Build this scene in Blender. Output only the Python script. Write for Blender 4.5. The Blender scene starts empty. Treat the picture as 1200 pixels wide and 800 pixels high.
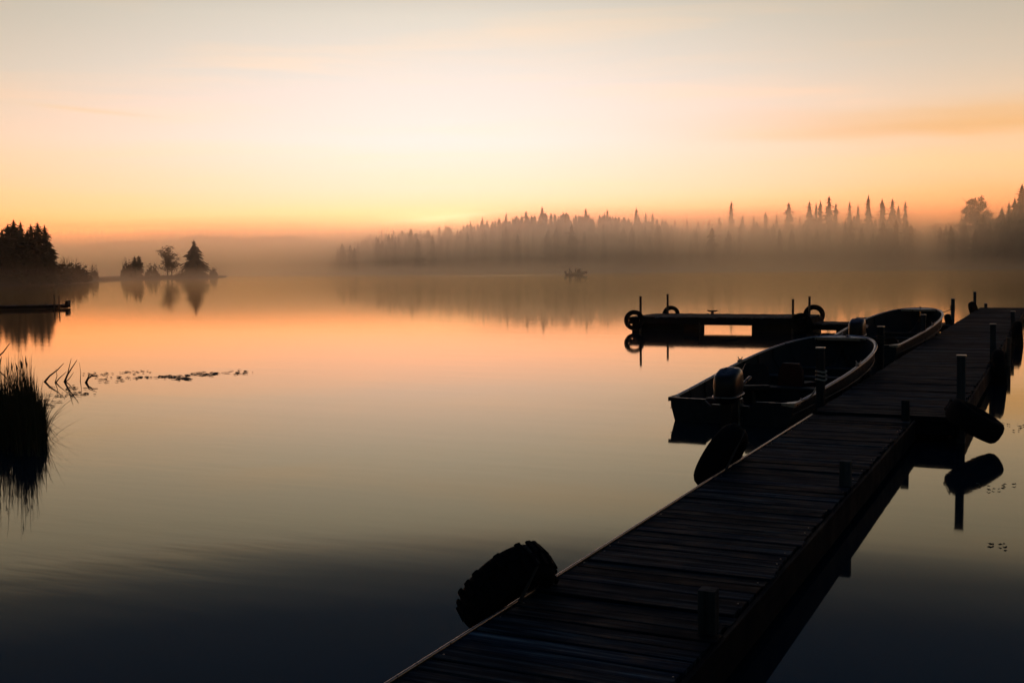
import bpy, math, random
from math import sin, cos, pi, radians, hypot, atan2, sqrt
from mathutils import Vector, Matrix

scene = bpy.context.scene
col = scene.collection
R = random.Random(11)

# ------------------------------------------------------------------ camera
FPX, EYE = 1300.0, 2.05                    # focal length in pixels of a 1200 wide frame, eye height over the lake
PITCH, ROLL, YAW = radians(3.83), radians(.7), radians(26.09)


def cam_axes():
    r, f = Vector((1, 0, 0)), Vector((0, cos(PITCH), -sin(PITCH)))
    u = r.cross(f)
    r2, u2 = r * cos(ROLL) - u * sin(ROLL), r * sin(ROLL) + u * cos(ROLL)
    z = Matrix.Rotation(YAW, 3, 'Z')
    return z @ r2, z @ f, z @ u2


AX = cam_axes()
cd = bpy.data.cameras.new('camera')
cam = bpy.data.objects.new('camera', cd)
col.objects.link(cam)
cd.sensor_width, cd.lens = 36, 36 * FPX / 1200
cd.clip_start, cd.clip_end = .05, 20000
m = Matrix((AX[0], AX[2], -AX[1])).transposed().to_4x4()
m.translation = (0, 0, EYE)
cam.matrix_world = m
scene.camera = cam


def ray(px, py):
    return AX[1] + AX[0] * ((px - 600) / FPX) + AX[2] * ((400 - py) / FPX)


def at(px, py, z=0.0):
    """Point at height z seen in direction (px, py): used when surveying where things stand."""
    d = ray(px, py)
    t = (z - EYE) / d.z
    return Vector((d.x * t, d.y * t, z))


def polar(px, dist, z=0.0):
    """Point in the bearing px at ground distance dist, height z."""
    d = ray(px, 313)
    k = dist / hypot(d.x, d.y)
    return Vector((d.x * k, d.y * k, z))


def height_at(px, py, dist):
    d = ray(px, py)
    return EYE + d.z / hypot(d.x, d.y) * dist


# ------------------------------------------------------------------ sky and light
SUN_AZ = YAW + radians(3.2)                # bearing of the glow, left of +Y
SUN_EL = radians(1.2)
sun_dir = Vector((-sin(SUN_AZ) * cos(SUN_EL), cos(SUN_AZ) * cos(SUN_EL), sin(SUN_EL)))

world = bpy.data.worlds.new("World")
scene.world = world
world.use_nodes = True
wn, wl = world.node_tree.nodes, world.node_tree.links
wn.clear()


def N(tree, kind, **kw):
    n = tree.nodes.new(kind)
    for k, v in kw.items():
        setattr(n, k, v)
    return n


def mathn(tree, op, a, b=None, clamp=False):
    n = tree.nodes.new('ShaderNodeMath')
    n.operation, n.use_clamp = op, clamp
    for i, v in enumerate((a, b)):
        if v is None:
            continue
        if isinstance(v, (int, float)):
            n.inputs[i].default_value = v
        else:
            tree.links.new(v, n.inputs[i])
    return n.outputs[0]


def ramp(tree, fac, stops, interp='LINEAR'):
    n = tree.nodes.new('ShaderNodeValToRGB')
    cr = n.color_ramp
    cr.interpolation = interp
    while len(cr.elements) < len(stops):
        cr.elements.new(.5)
    for e, (p, c) in zip(cr.elements, stops):
        e.position = p
        e.color = (c[0], c[1], c[2], 1) if isinstance(c, (tuple, list)) else (c, c, c, 1)
    tree.links.new(fac, n.inputs[0])
    return n.outputs[0]


def mix(tree, fac, a, b, mode='MIX'):
    n = tree.nodes.new('ShaderNodeMix')
    n.data_type, n.blend_type = 'RGBA', mode
    n.clamp_factor = True
    for sock, v in ((n.inputs[0], fac), (n.inputs[6], a), (n.inputs[7], b)):
        if isinstance(v, (int, float)):
            sock.default_value = v
        elif isinstance(v, (tuple, list)):
            sock.default_value = (*v[:3], 1)
        else:
            tree.links.new(v, sock)
    return n.outputs[2]


wt = world.node_tree
tc = N(wt, 'ShaderNodeTexCoord')
nrm = N(wt, 'ShaderNodeVectorMath', operation='NORMALIZE')
wl.new(tc.outputs['Generated'], nrm.inputs[0])
sep = N(wt, 'ShaderNodeSeparateXYZ')
wl.new(nrm.outputs[0], sep.inputs[0])
DX, DY, DZ = sep.outputs
el = mathn(wt, 'MULTIPLY', mathn(wt, 'ARCSINE', DZ), 180 / pi)                  # degrees above the horizon
# bearing to the right of the glow, degrees
sx, sy = -sin(SUN_AZ), cos(SUN_AZ)
along = mathn(wt, 'ADD', mathn(wt, 'MULTIPLY', DX, sx), mathn(wt, 'MULTIPLY', DY, sy))
side = mathn(wt, 'SUBTRACT', mathn(wt, 'MULTIPLY', DX, sy), mathn(wt, 'MULTIPLY', DY, sx))
az = mathn(wt, 'MULTIPLY', mathn(wt, 'ARCTAN2', side, along), 180 / pi)
aaz = mathn(wt, 'ABSOLUTE', az)
e90 = mathn(wt, 'DIVIDE', el, 45.0, clamp=True)


def S(*c):
    """sRGB 0..255 to linear"""
    return tuple(((v / 255 + .055) / 1.055) ** 2.4 if v > 10 else v / 255 / 12.92 for v in c)


HI = [(0, (3.6, 1.25, .31)), (2.2 / 45, (2.8, .96, .36)), (4 / 45, (1.95, .95, .66)), (6.4 / 45, (1.3, .95, .85)),
      (9.5 / 45, (.97, .85, .76)), (12.5 / 45, S(231, 221, 206)), (13.4 / 45, S(218, 209, 195)), (14.3 / 45, S(156, 154, 151)), (15.4 / 45, S(98, 104, 114)), (17.2 / 45, S(54, 68, 90)),
      (20.5 / 45, S(44, 60, 87)), (27 / 45, S(38, 55, 82)), (1, S(32, 48, 74))]
LO = [(0, (3.0, .88, .18)), (2.2 / 45, (2.4, .66, .17)), (4 / 45, (1.4, .67, .32)), (6.4 / 45, (.97, .67, .43)),
      (9.5 / 45, (.71, .58, .44)), (12.5 / 45, S(194, 184, 166)), (13.4 / 45, S(184, 174, 158)), (14.3 / 45, S(130, 128, 125)), (15.4 / 45, S(86, 91, 99)), (17.2 / 45, S(51, 64, 85)),
      (20.5 / 45, S(42, 58, 84)), (27 / 45, S(37, 54, 80)), (1, S(31, 47, 73))]
near = ramp(wt, e90, HI)
wide = ramp(wt, e90, LO)
glow = mix(wt, ramp(wt, mathn(wt, 'DIVIDE', aaz, 30.0, clamp=True), [(0, 0), (1, 1)], 'EASE'), near, wide)

sky = N(wt, 'ShaderNodeTexSky', sky_type='NISHITA')
sky.sun_disc = False
sky.sun_elevation = SUN_EL
sky.sun_rotation = -SUN_AZ
sky.air_density, sky.dust_density, sky.ozone_density = 1.0, 1.5, 2.0
nish = mix(wt, 1.0, sky.outputs[0], (.07, .07, .07), 'MULTIPLY')                # the Nishita sky at strength 0.07
away = ramp(wt, mathn(wt, 'DIVIDE', aaz, 180.0), [(0, 0), (.17, 0), (.5, 1), (1, 1)], 'EASE')
base = mix(wt, away, glow, nish)

# thin cloud streaks: noise stretched along the horizon
cv = N(wt, 'ShaderNodeCombineXYZ')
wl.new(mathn(wt, 'MULTIPLY', az, .035), cv.inputs[0])
wl.new(mathn(wt, 'MULTIPLY', el, .42), cv.inputs[1])
cn = N(wt, 'ShaderNodeTexNoise')
cn.inputs['Scale'].default_value, cn.inputs['Detail'].default_value, cn.inputs['Distortion'].default_value = 1.6, 5, .35
wl.new(cv.outputs[0], cn.inputs['Vector'])
streak = ramp(wt, cn.outputs[0], [(.46, 0), (.75, 1)], 'EASE')
base = mix(wt, mathn(wt, 'MULTIPLY', streak, .8), base, mix(wt, 1.0, base, (1.17, 1.03, .91), 'MULTIPLY'))


def band(azc, azw, elc, elw, tilt, color, amount, wob=.5):
    """one long cloud at bearing azc, elevation elc"""
    da = mathn(wt, 'DIVIDE', mathn(wt, 'SUBTRACT', az, azc), azw)
    mid = mathn(wt, 'ADD', mathn(wt, 'MULTIPLY', mathn(wt, 'SUBTRACT', az, azc), tilt), elc)
    wobv = mathn(wt, 'MULTIPLY', mathn(wt, 'SUBTRACT', cn.outputs[0], .5), wob)
    de = mathn(wt, 'DIVIDE', mathn(wt, 'ADD', mathn(wt, 'SUBTRACT', el, mid), wobv), elw)
    r2 = mathn(wt, 'ADD', mathn(wt, 'MULTIPLY', da, da), mathn(wt, 'MULTIPLY', de, de))
    return mathn(wt, 'MULTIPLY', mathn(wt, 'EXPONENT', mathn(wt, 'MULTIPLY', r2, -1.0)), amount), color


for b in ((27, 11, 6.75, .75, .004, S(249, 190, 122), .55, 2.0), (26, 8, 6.45, .32, .010, S(248, 182, 106), .4, 1.2),
          (-.4, 2.9, 2.55, .10, .085, (2.4, 1.7, 1.2), .2, .25), (-17.5, 2.6, 7.7, .10, -.07, S(252, 214, 168), .5, .3)):
    f, c = band(*b)
    base = mix(wt, f, base, c)
bg = N(wt, 'ShaderNodeBackground')
wl.new(base, bg.inputs[0])
bg.inputs[1].default_value = 1.0
wo = N(wt, 'ShaderNodeOutputWorld')
wl.new(bg.outputs[0], wo.inputs[0])

sl = bpy.data.lights.new('sun', 'SUN')
sl.energy, sl.angle, sl.color = .06, radians(.5), (1, .70, .42)
so = bpy.data.objects.new('sun', sl)
col.objects.link(so)
so.rotation_euler = sun_dir.to_track_quat('Z', 'Y').to_euler()
so.location = (0, 0, 60)

scene.view_settings.view_transform = 'Standard'
scene.view_settings.look = 'None'
scene.view_settings.exposure = .07
scene.view_settings.gamma = 1
scene.cycles.volume_bounces = 10
scene.cycles.max_bounces = 14
scene.cycles.use_denoising = True


# ------------------------------------------------------------------ helpers
class MB:
    """collects shapes, links them as one mesh object"""

    def __init__(s):
        s.v, s.f, s.sm = [], [], []

    def add(s, vs, fs, smooth=False):
        n = len(s.v)
        s.v += [tuple(v) for v in vs]
        s.f += [tuple(i + n for i in f) for f in fs]
        s.sm += [smooth] * len(fs)

    def box(s, c, size, mat=None, ch=0.0):
        x, y, z = (k / 2 for k in size)
        if ch:
            # chamfered all round: three loops would do, use an octagonal section along the longest axis
            ax = max(range(3), key=lambda i: size[i])
            o = [i for i in range(3) if i != ax]
            a, b, l = size[o[0]] / 2, size[o[1]] / 2, size[ax] / 2
            sec = [(a - ch, b), (a, b - ch), (a, -b + ch), (a - ch, -b), (-a + ch, -b), (-a, -b + ch), (-a, b - ch), (-a + ch, b)]
            vs = []
            for e in (-1, 1):
                for p, q in sec:
                    w = [0, 0, 0]
                    w[o[0]], w[o[1]], w[ax] = p, q, e * l
                    vs.append(Vector(w))
            fs = [(i, (i + 1) % 8, 8 + (i + 1) % 8, 8 + i) for i in range(8)] + [tuple(range(7, -1, -1)), tuple(range(8, 16))]
        else:
            vs = [Vector((i * x, j * y, k * z)) for i in (-1, 1) for j in (-1, 1) for k in (-1, 1)]
            fs = [(0, 1, 3, 2), (4, 6, 7, 5), (0, 4, 5, 1), (2, 3, 7, 6), (0, 2, 6, 4), (1, 5, 7, 3)]
        c = Vector(c)
        vs = [(mat @ v if mat else v) + c for v in vs]
        s.add(vs, fs)

    def tube(s, pts, rad, n=8, closed=False, caps=True, smooth=True, flat=1.0):
        pts = [Vector(p) for p in pts]
        k = len(pts)
        rads = rad if isinstance(rad, (list, tuple)) else [rad] * k
        vs, up = [], None
        for i, p in enumerate(pts):
            if closed:
                t = pts[(i + 1) % k] - pts[i - 1]
            else:
                t = pts[min(i + 1, k - 1)] - pts[max(i - 1, 0)]
            t.normalize()
            if up is None:
                up = Vector((0, 0, 1)) if abs(t.z) < .9 else Vector((1, 0, 0))
            a = t.cross(up)
            if a.length < 1e-6:
                a = t.orthogonal()
            a.normalize()
            up = a.cross(t).normalized()
            for j in range(n):
                w = 2 * pi * j / n
                vs.append(p + a * (cos(w) * rads[i]) + up * (sin(w) * rads[i] * flat))
        fs = []
        for i in range(k if closed else k - 1):
            i2 = (i + 1) % k
            for j in range(n):
                j2 = (j + 1) % n
                fs.append((i * n + j, i * n + j2, i2 * n + j2, i2 * n + j))
        s.add(vs, fs, smooth)
        if caps and not closed:
            s.add(vs[:n], [tuple(range(n - 1, -1, -1))])
            s.add(vs[-n:], [tuple(range(n))])

    def loft(s, rings, closed=True, caps=True, smooth=True):
        n = len(rings[0])
        vs = [p for r in rings for p in r]
        fs = []
        for i in range(len(rings) - 1):
            for j in range(n if closed else n - 1):
                j2 = (j + 1) % n
                fs.append((i * n + j, i * n + j2, (i + 1) * n + j2, (i + 1) * n + j))
        s.add(vs, fs, smooth)
        if caps and closed:
            s.add(rings[0], [tuple(range(n - 1, -1, -1))])
            s.add(rings[-1], [tuple(range(n))])

    def mesh(s, name, mat=None):
        me = bpy.data.meshes.new(name)
        me.from_pydata(s.v, [], s.f)
        me.polygons.foreach_set('use_smooth', s.sm)
        if mat:
            me.materials.append(mat)
        me.update()
        return me

    def build(s, name, mat, parent=None, loc=None):
        return link(name, s.mesh(name, mat), parent, loc)


def link(name, me, parent=None, loc=None):
    o = bpy.data.objects.new(name, me)
    col.objects.link(o)
    if parent:
        o.parent = parent
    if loc is not None:
        o.location = loc
    return o


def tag(o, label=None, cat=None, group=None, kind=None):
    for k, v in (('label', label), ('category', cat), ('group', group), ('kind', kind)):
        if v:
            o[k] = v
    return o


def thing(name, label, cat, loc=(0, 0, 0), rz=0.0, group=None):
    o = bpy.data.objects.new(name, None)
    col.objects.link(o)
    o.location, o.rotation_euler = loc, (0, 0, rz)
    o.empty_display_size = .2
    return tag(o, label, cat, group)


def dup(root, loc, rot, label, scale=None, group=None):
    r = root.copy()
    col.objects.link(r)
    r.location = loc
    r.rotation_euler = rot if isinstance(rot, (tuple, list)) else (0, 0, rot)
    if scale:
        r.scale = scale
    r['label'] = label
    if group:
        r['group'] = group
    for ch in root.children:
        c = ch.copy()
        col.objects.link(c)
        c.parent = r
        for g in ch.children:
            d = g.copy()
            col.objects.link(d)
            d.parent = c
    return r


# ------------------------------------------------------------------ materials
def new_mat(name):
    mt = bpy.data.materials.new(name)
    mt.use_nodes = True
    t = mt.node_tree
    return mt, t, t.nodes['Principled BSDF']


def noise(t, vec, scale, detail=4, rough=.55, dist=0.0):
    n = N(t, 'ShaderNodeTexNoise')
    n.inputs['Scale'].default_value, n.inputs['Detail'].default_value = scale, detail
    n.inputs['Roughness'].default_value, n.inputs['Distortion'].default_value = rough, dist
    if vec is not None:
        t.links.new(vec, n.inputs['Vector'])
    return n.outputs[0]


def mapped(t, scale, out='Object', rnd=False):
    c = N(t, 'ShaderNodeTexCoord')
    mp = N(t, 'ShaderNodeMapping')
    mp.inputs['Scale'].default_value = scale
    t.links.new(c.outputs[out], mp.inputs['Vector'])
    if rnd:
        oi = N(t, 'ShaderNodeObjectInfo')
        cx = N(t, 'ShaderNodeCombineXYZ')
        t.links.new(mathn(t, 'MULTIPLY', oi.outputs['Random'], 91.0), cx.inputs[0])
        t.links.new(mathn(t, 'MULTIPLY', oi.outputs['Random'], 37.0), cx.inputs[1])
        t.links.new(cx.outputs[0], mp.inputs['Location'])
    return mp.outputs[0]


def bump(t, b, h, strength, dist=.01):
    n = N(t, 'ShaderNodeBump')
    n.inputs['Strength'].default_value, n.inputs['Distance'].default_value = strength, dist
    t.links.new(h, n.inputs['Height'])
    t.links.new(n.outputs[0], b.inputs['Normal'])


def mat_wood(name, c0, c1, axis=0, spec=.12, rough=.85, streaky=False):
    mt, t, b = new_mat(name)
    sc = [26.0, 26.0, 26.0]
    sc[axis] = 1.3
    v = mapped(t, sc, rnd=True)
    g = noise(t, v, 1.0, 6, .6, .3)
    v2 = mapped(t, (3, 3, 3), rnd=True)
    st = noise(t, v2, 1.2, 4)
    oi = N(t, 'ShaderNodeObjectInfo')
    if streaky:                             # dark boards, paler in streaks along the grain
        c = ramp(t, g, [(.36, c0), (.50, tuple(k * 2.2 for k in c0)), (.60, tuple(k * .4 for k in c1)), (.74, c1)])
    else:
        c = ramp(t, g, [(.3, c0), (.72, c1)])
    c = mix(t, mathn(t, 'MULTIPLY', ramp(t, st, [(.5, 0), (.75, 1)]), .55), c, tuple(k * .45 for k in c0))
    val = ramp(t, oi.outputs['Random'], [(0, .45), (.78, 1), (.86, 1.1), (1, 1.9)])
    c = mix(t, 1.0, c, val, 'MULTIPLY')
    t.links.new(c, b.inputs['Base Color'])
    t.links.new(ramp(t, st, [(.35, rough), (.7, rough - .25)]), b.inputs['Roughness'])
    b.inputs['Specular IOR Level'].default_value = spec
    bump(t, b, g, .6, .004)
    return mt


def mat_plain(name, c, rough=.6, metal=0.0, spec=.3, var=.25, scale=14.0, bmp=.15, coat=0.0):
    mt, t, b = new_mat(name)
    v = mapped(t, (scale,) * 3)
    g = noise(t, v, 1.0, 5)
    t.links.new(ramp(t, g, [(.3, tuple(k * (1 - var) for k in c)), (.7, tuple(k * (1 + var) for k in c))]), b.inputs['Base Color'])
    t.links.new(ramp(t, g, [(.35, max(.05, rough - .1)), (.7, min(1, rough + .12))]), b.inputs['Roughness'])
    b.inputs['Metallic'].default_value = metal
    b.inputs['Specular IOR Level'].default_value = spec
    b.inputs['Coat Weight'].default_value = coat
    if bmp:
        bump(t, b, g, bmp, .004)
    return mt


def mat_leaf(name, c, var=.35):
    mt, t, b = new_mat(name)
    v = mapped(t, (.6,) * 3, rnd=True)
    g = noise(t, v, 1.5, 3)
    t.links.new(ramp(t, g, [(.3, tuple(k * (1 - var) for k in c)), (.7, tuple(k * (1 + var) for k in c))]), b.inputs['Base Color'])
    b.inputs['Roughness'].default_value = .8
    b.inputs['Specular IOR Level'].default_value = .15
    return mt


M_DECK = mat_wood('weathered_planks', (.003, .009, .017), (.105, .165, .205), 0, .03, streaky=True)
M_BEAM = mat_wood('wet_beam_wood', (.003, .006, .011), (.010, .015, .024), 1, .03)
M_POST = mat_wood('post_wood', (.022, .030, .036), (.07, .088, .10), 2, .06)
M_POLE = mat_plain('steel_pole', (.10, .085, .07), .55, .6)
M_ALU = mat_plain('weathered_aluminium', (.33, .32, .31), .36, .9, bmp=.05)
M_EDGE = mat_plain('worn_metal_edging', (.30, .27, .23), .36, .85, var=.35, scale=30)
M_RUBBER = mat_plain('tyre_rubber', (.008, .009, .011), .9, spec=.05, bmp=.3, scale=40)
M_HULL = mat_plain('painted_hull', (.016, .026, .034), .45, .0, spec=.15, bmp=.06)
M_INNER = mat_plain('hull_inside_paint', (.014, .024, .032), .7, .0, spec=.1, bmp=.08)
M_COWL = mat_plain('black_engine_paint', (.008, .009, .011), .38, spec=.3, coat=.15, bmp=.03)
M_VINYL = mat_plain('seat_vinyl', (.018, .018, .022), .6, spec=.15)
M_RED = mat_plain('red_seat_vinyl', (.035, .012, .012), .6, spec=.15)
M_ROPE = mat_plain('pale_rope', (.55, .5, .42), .8, scale=60)
M_DROPE = mat_plain('dark_rope', (.05, .045, .04), .9, scale=60)
M_FLOAT = mat_plain('float_plastic', (.010, .011, .013), .8, spec=.05)
M_SPRUCE = mat_leaf('spruce_needles', (.022, .032, .018))
M_LEAF = mat_leaf('autumn_leaves', (.055, .042, .02))
M_BARK = mat_plain('bark', (.04, .032, .026), .9, spec=.1, scale=3)
M_REED = mat_leaf('reed_blades', (.05, .048, .022))
M_TWIG = mat_plain('wet_dead_wood', (.035, .028, .022), .8, spec=.15)
M_WEED = mat_plain('floating_weed', (.03, .032, .018), .7, spec=.2, scale=8)
M_CLOTH = mat_plain('jacket_cloth', (.035, .034, .04), .9, spec=.1)


def mat_water():
    mt, t, b = new_mat('lake_water')
    t.nodes.remove(b)
    c = N(t, 'ShaderNodeTexCoord')

    def layer(rot, scale, sc, detail):
        mp = N(t, 'ShaderNodeMapping')
        mp.inputs['Rotation'].default_value = (0, 0, rot)
        mp.inputs['Scale'].default_value = scale
        t.links.new(c.outputs['Object'], mp.inputs['Vector'])
        return noise(t, mp.outputs[0], sc, detail, .5)
    # long low swell across the view, a fine ripple in patches
    swell = layer(-YAW + .25, (.18, 1.0, 1), .9, 2)
    rip = layer(-YAW - .15, (.5, 2.2, 1), 2.4, 2)
    patch = ramp(t, layer(.4, (.05, .11, 1), 1.0, 3), [(.42, 0), (.68, 1)])
    h = mathn(t, 'ADD', mathn(t, 'MULTIPLY', swell, 1.0), mathn(t, 'MULTIPLY', mathn(t, 'MULTIPLY', rip, patch), .7))
    # rings spreading from rising insects and fish
    for (px, py, r0) in ((81, 520, .42), (130, 541, .25)):
        c0 = at(px, py)
        sb = N(t, 'ShaderNodeVectorMath', operation='DISTANCE')
        t.links.new(c.outputs['Object'], sb.inputs[0])
        sb.inputs[1].default_value = c0
        dr = mathn(t, 'SUBTRACT', sb.outputs['Value'], r0)
        env = mathn(t, 'EXPONENT', mathn(t, 'MULTIPLY', mathn(t, 'MULTIPLY', dr, dr), -1 / (.22 * r0) ** 2))
        h = mathn(t, 'ADD', h, mathn(t, 'MULTIPLY', mathn(t, 'MULTIPLY', mathn(t, 'SINE', mathn(t, 'MULTIPLY', dr, 30.0 / r0)), env), .10))
    bp = N(t, 'ShaderNodeBump')
    bp.inputs['Strength'].default_value, bp.inputs['Distance'].default_value = 1.0, .0016
    t.links.new(h, bp.inputs['Height'])
    body = N(t, 'ShaderNodeBsdfDiffuse')
    body.inputs[0].default_value = (.007, .022, .038, 1)
    gl = N(t, 'ShaderNodeBsdfGlossy')
    gl.inputs['Color'].default_value = (1, .92, .70, 1)          # golden cast of the reflections painted in as a warm mirror tint
    gl.inputs['Roughness'].default_value = .042
    fr = N(t, 'ShaderNodeFresnel')
    fr.inputs['IOR'].default_value = 1.31
    mx = N(t, 'ShaderNodeMixShader')
    for n in (gl, fr):
        t.links.new(bp.outputs[0], n.inputs['Normal'])
    t.links.new(fr.outputs[0], mx.inputs[0])
    t.links.new(body.outputs[0], mx.inputs[1])
    t.links.new(gl.outputs[0], mx.inputs[2])
    t.links.new(mx.outputs[0], t.nodes['Material Output'].inputs['Surface'])
    return mt


M_WATER = mat_water()


def mat_land(name, c0, c1):
    mt, t, b = new_mat(name)
    g = noise(t, mapped(t, (.25,) * 3), 1.0, 8, .65)
    t.links.new(ramp(t, g, [(.35, c0), (.65, c1)]), b.inputs['Base Color'])
    b.inputs['Roughness'].default_value = .95
    b.inputs['Specular IOR Level'].default_value = .1
    bump(t, b, g, .8, .6)
    return mt


M_LAND = mat_land('bank_grass', (.02, .022, .012), (.05, .045, .025))
M_HILL = mat_land('wooded_hillside', (.016, .024, .014), (.04, .045, .025))

# ------------------------------------------------------------------ water
wb = MB()
RINGS = [0, 4, 9, 16, 26, 40, 60, 90, 140, 220, 340, 520, 800, 1250, 1850, 2500]
wv, wf = [(0, 0, 0)], []
SEG = 48
for r in RINGS[1:]:
    wv += [(r * cos(2 * pi * k / SEG), r * sin(2 * pi * k / SEG), 0) for k in range(SEG)]
for k in range(SEG):
    wf.append((0, 1 + k, 1 + (k + 1) % SEG))
for i in range(len(RINGS) - 2):
    a, b_ = 1 + i * SEG, 1 + (i + 1) * SEG
    wf += [(a + k, b_ + k, b_ + (k + 1) % SEG, a + (k + 1) % SEG) for k in range(SEG)]
wb.add(wv, wf)
tag(wb.build('water', M_WATER), 'still lake water mirroring the orange dawn sky', kind='structure')


# ------------------------------------------------------------------ land
def interp(x, xs, ys):
    if x <= xs[0]:
        return ys[0]
    for i in range(len(xs) - 1):
        if x <= xs[i + 1]:
            k = (x - xs[i]) / (xs[i + 1] - xs[i])
            return ys[i] + (ys[i + 1] - ys[i]) * k
    return ys[-1]


def wob(px, d, s=1.0):
    return (sin(px * .071 + d * .013) + .6 * sin(px * .19 + 1.3) + .5 * sin(d * .05 + px * .033)) * s


def land_mesh(px0, px1, dpx, ds, shore, zf):
    b = MB()
    cols = [px0 + dpx * i for i in range(int((px1 - px0) / dpx) + 1)]
    vs = []
    for p in cols:
        for d in ds:
            dist = shore(p) + d
            vs.append(polar(p, dist, zf(p, d)))
    n = len(ds)
    fs = [(i * n + j, (i + 1) * n + j, (i + 1) * n + j + 1, i * n + j + 1) for i in range(len(cols) - 1) for j in range(n - 1)]
    b.add(vs, fs, True)
    return b


def spit_shore(p):
    return interp(p, [-400, -60, 20, 70, 100, 150, 231, 262, 275], [170, 182, 194, 212, 262, 318, 338, 346, 352])


def spit_z(p, d):
    top = interp(p, [-400, 60, 100, 235, 258, 272], [1.8, 1.3, .5, .55, .3, -.4])
    if d < 0:
        return -.6
    return min(top, -.1 + d * .22) * (1 if d < 120 else .9) + (wob(p, d, .10) if d > 3 else 0)


tag(land_mesh(-400, 275, 5, [-8, 0, 1.5, 3, 6, 10, 18, 30, 50, 90, 160, 260], spit_shore, spit_z).build('shore_bank', M_LAND),
    'low grassy spit running out from the left shore', kind='structure')

TOPX = [330, 395, 432, 460, 523, 566, 594, 636, 687, 746, 780, 800, 857, 924, 971, 1017, 1060, 1085, 1143, 1196, 1300, 1500]
TOPY = [300, 284, 275, 271, 264, 256, 252, 246, 247, 249, 255, 260, 258, 254, 248, 247, 251, 264, 252, 240, 232, 230]


def far_shore(p):
    return interp(p, [330, 400, 700, 1000, 1100, 1250, 1500], [450, 430, 405, 395, 350, 325, 300])


def far_dist(p):
    return interp(p, [330, 600, 900, 1080, 1120, 1200, 1500], [700, 680, 640, 580, 440, 410, 400])


def ridge_z(p):
    """ground height under the trees of the skyline"""
    return max(.8, height_at(p, interp(p, TOPX, TOPY), far_dist(p)) - interp(p, [760, 800, 1070, 1120], [14.5, 20, 20, 14.5]))


def far_z(p, d):
    k = d / max(40, (far_dist(p) - far_shore(p)))
    if d < 0:
        return -.6
    z = .4 + ridge_z(p) * (max(0, min(1, k)) ** 1.2 - max(0, k - 1.05) * .6) if d > 1 else -.05
    return z + (wob(p, d, .35) if d > 20 else 0)


tag(land_mesh(330, 1560, 10, [-8, 0, 2, 6, 14, 30, 55, 85, 120, 160, 200, 250, 320], far_shore, far_z).build('far_shore', M_HILL),
    'wooded far shore rising behind the mist', kind='structure')


def hill_z(p, d):
    top = interp(p, [-700, -200, 40, 100, 170, 240, 300, 370, 430, 520, 620, 800, 1200, 1700], [54, 52, 40, 46, 54, 59, 60, 56, 48, 44, 42, 40, 34, 28])
    k = max(0, min(1, d / 420))
    return (top + 2.5 * sin(p * .06) + 1.3 * sin(p * .17) + .8 * sin(p * .41)) * (k * k * (3 - 2 * k)) - 1


tag(land_mesh(-700, 1700, 8, [0, 60, 130, 200, 280, 350, 420, 520], lambda p: 1500, hill_z).build('hills', M_HILL),
    'long low hill fading into the orange haze', kind='structure')


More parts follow.
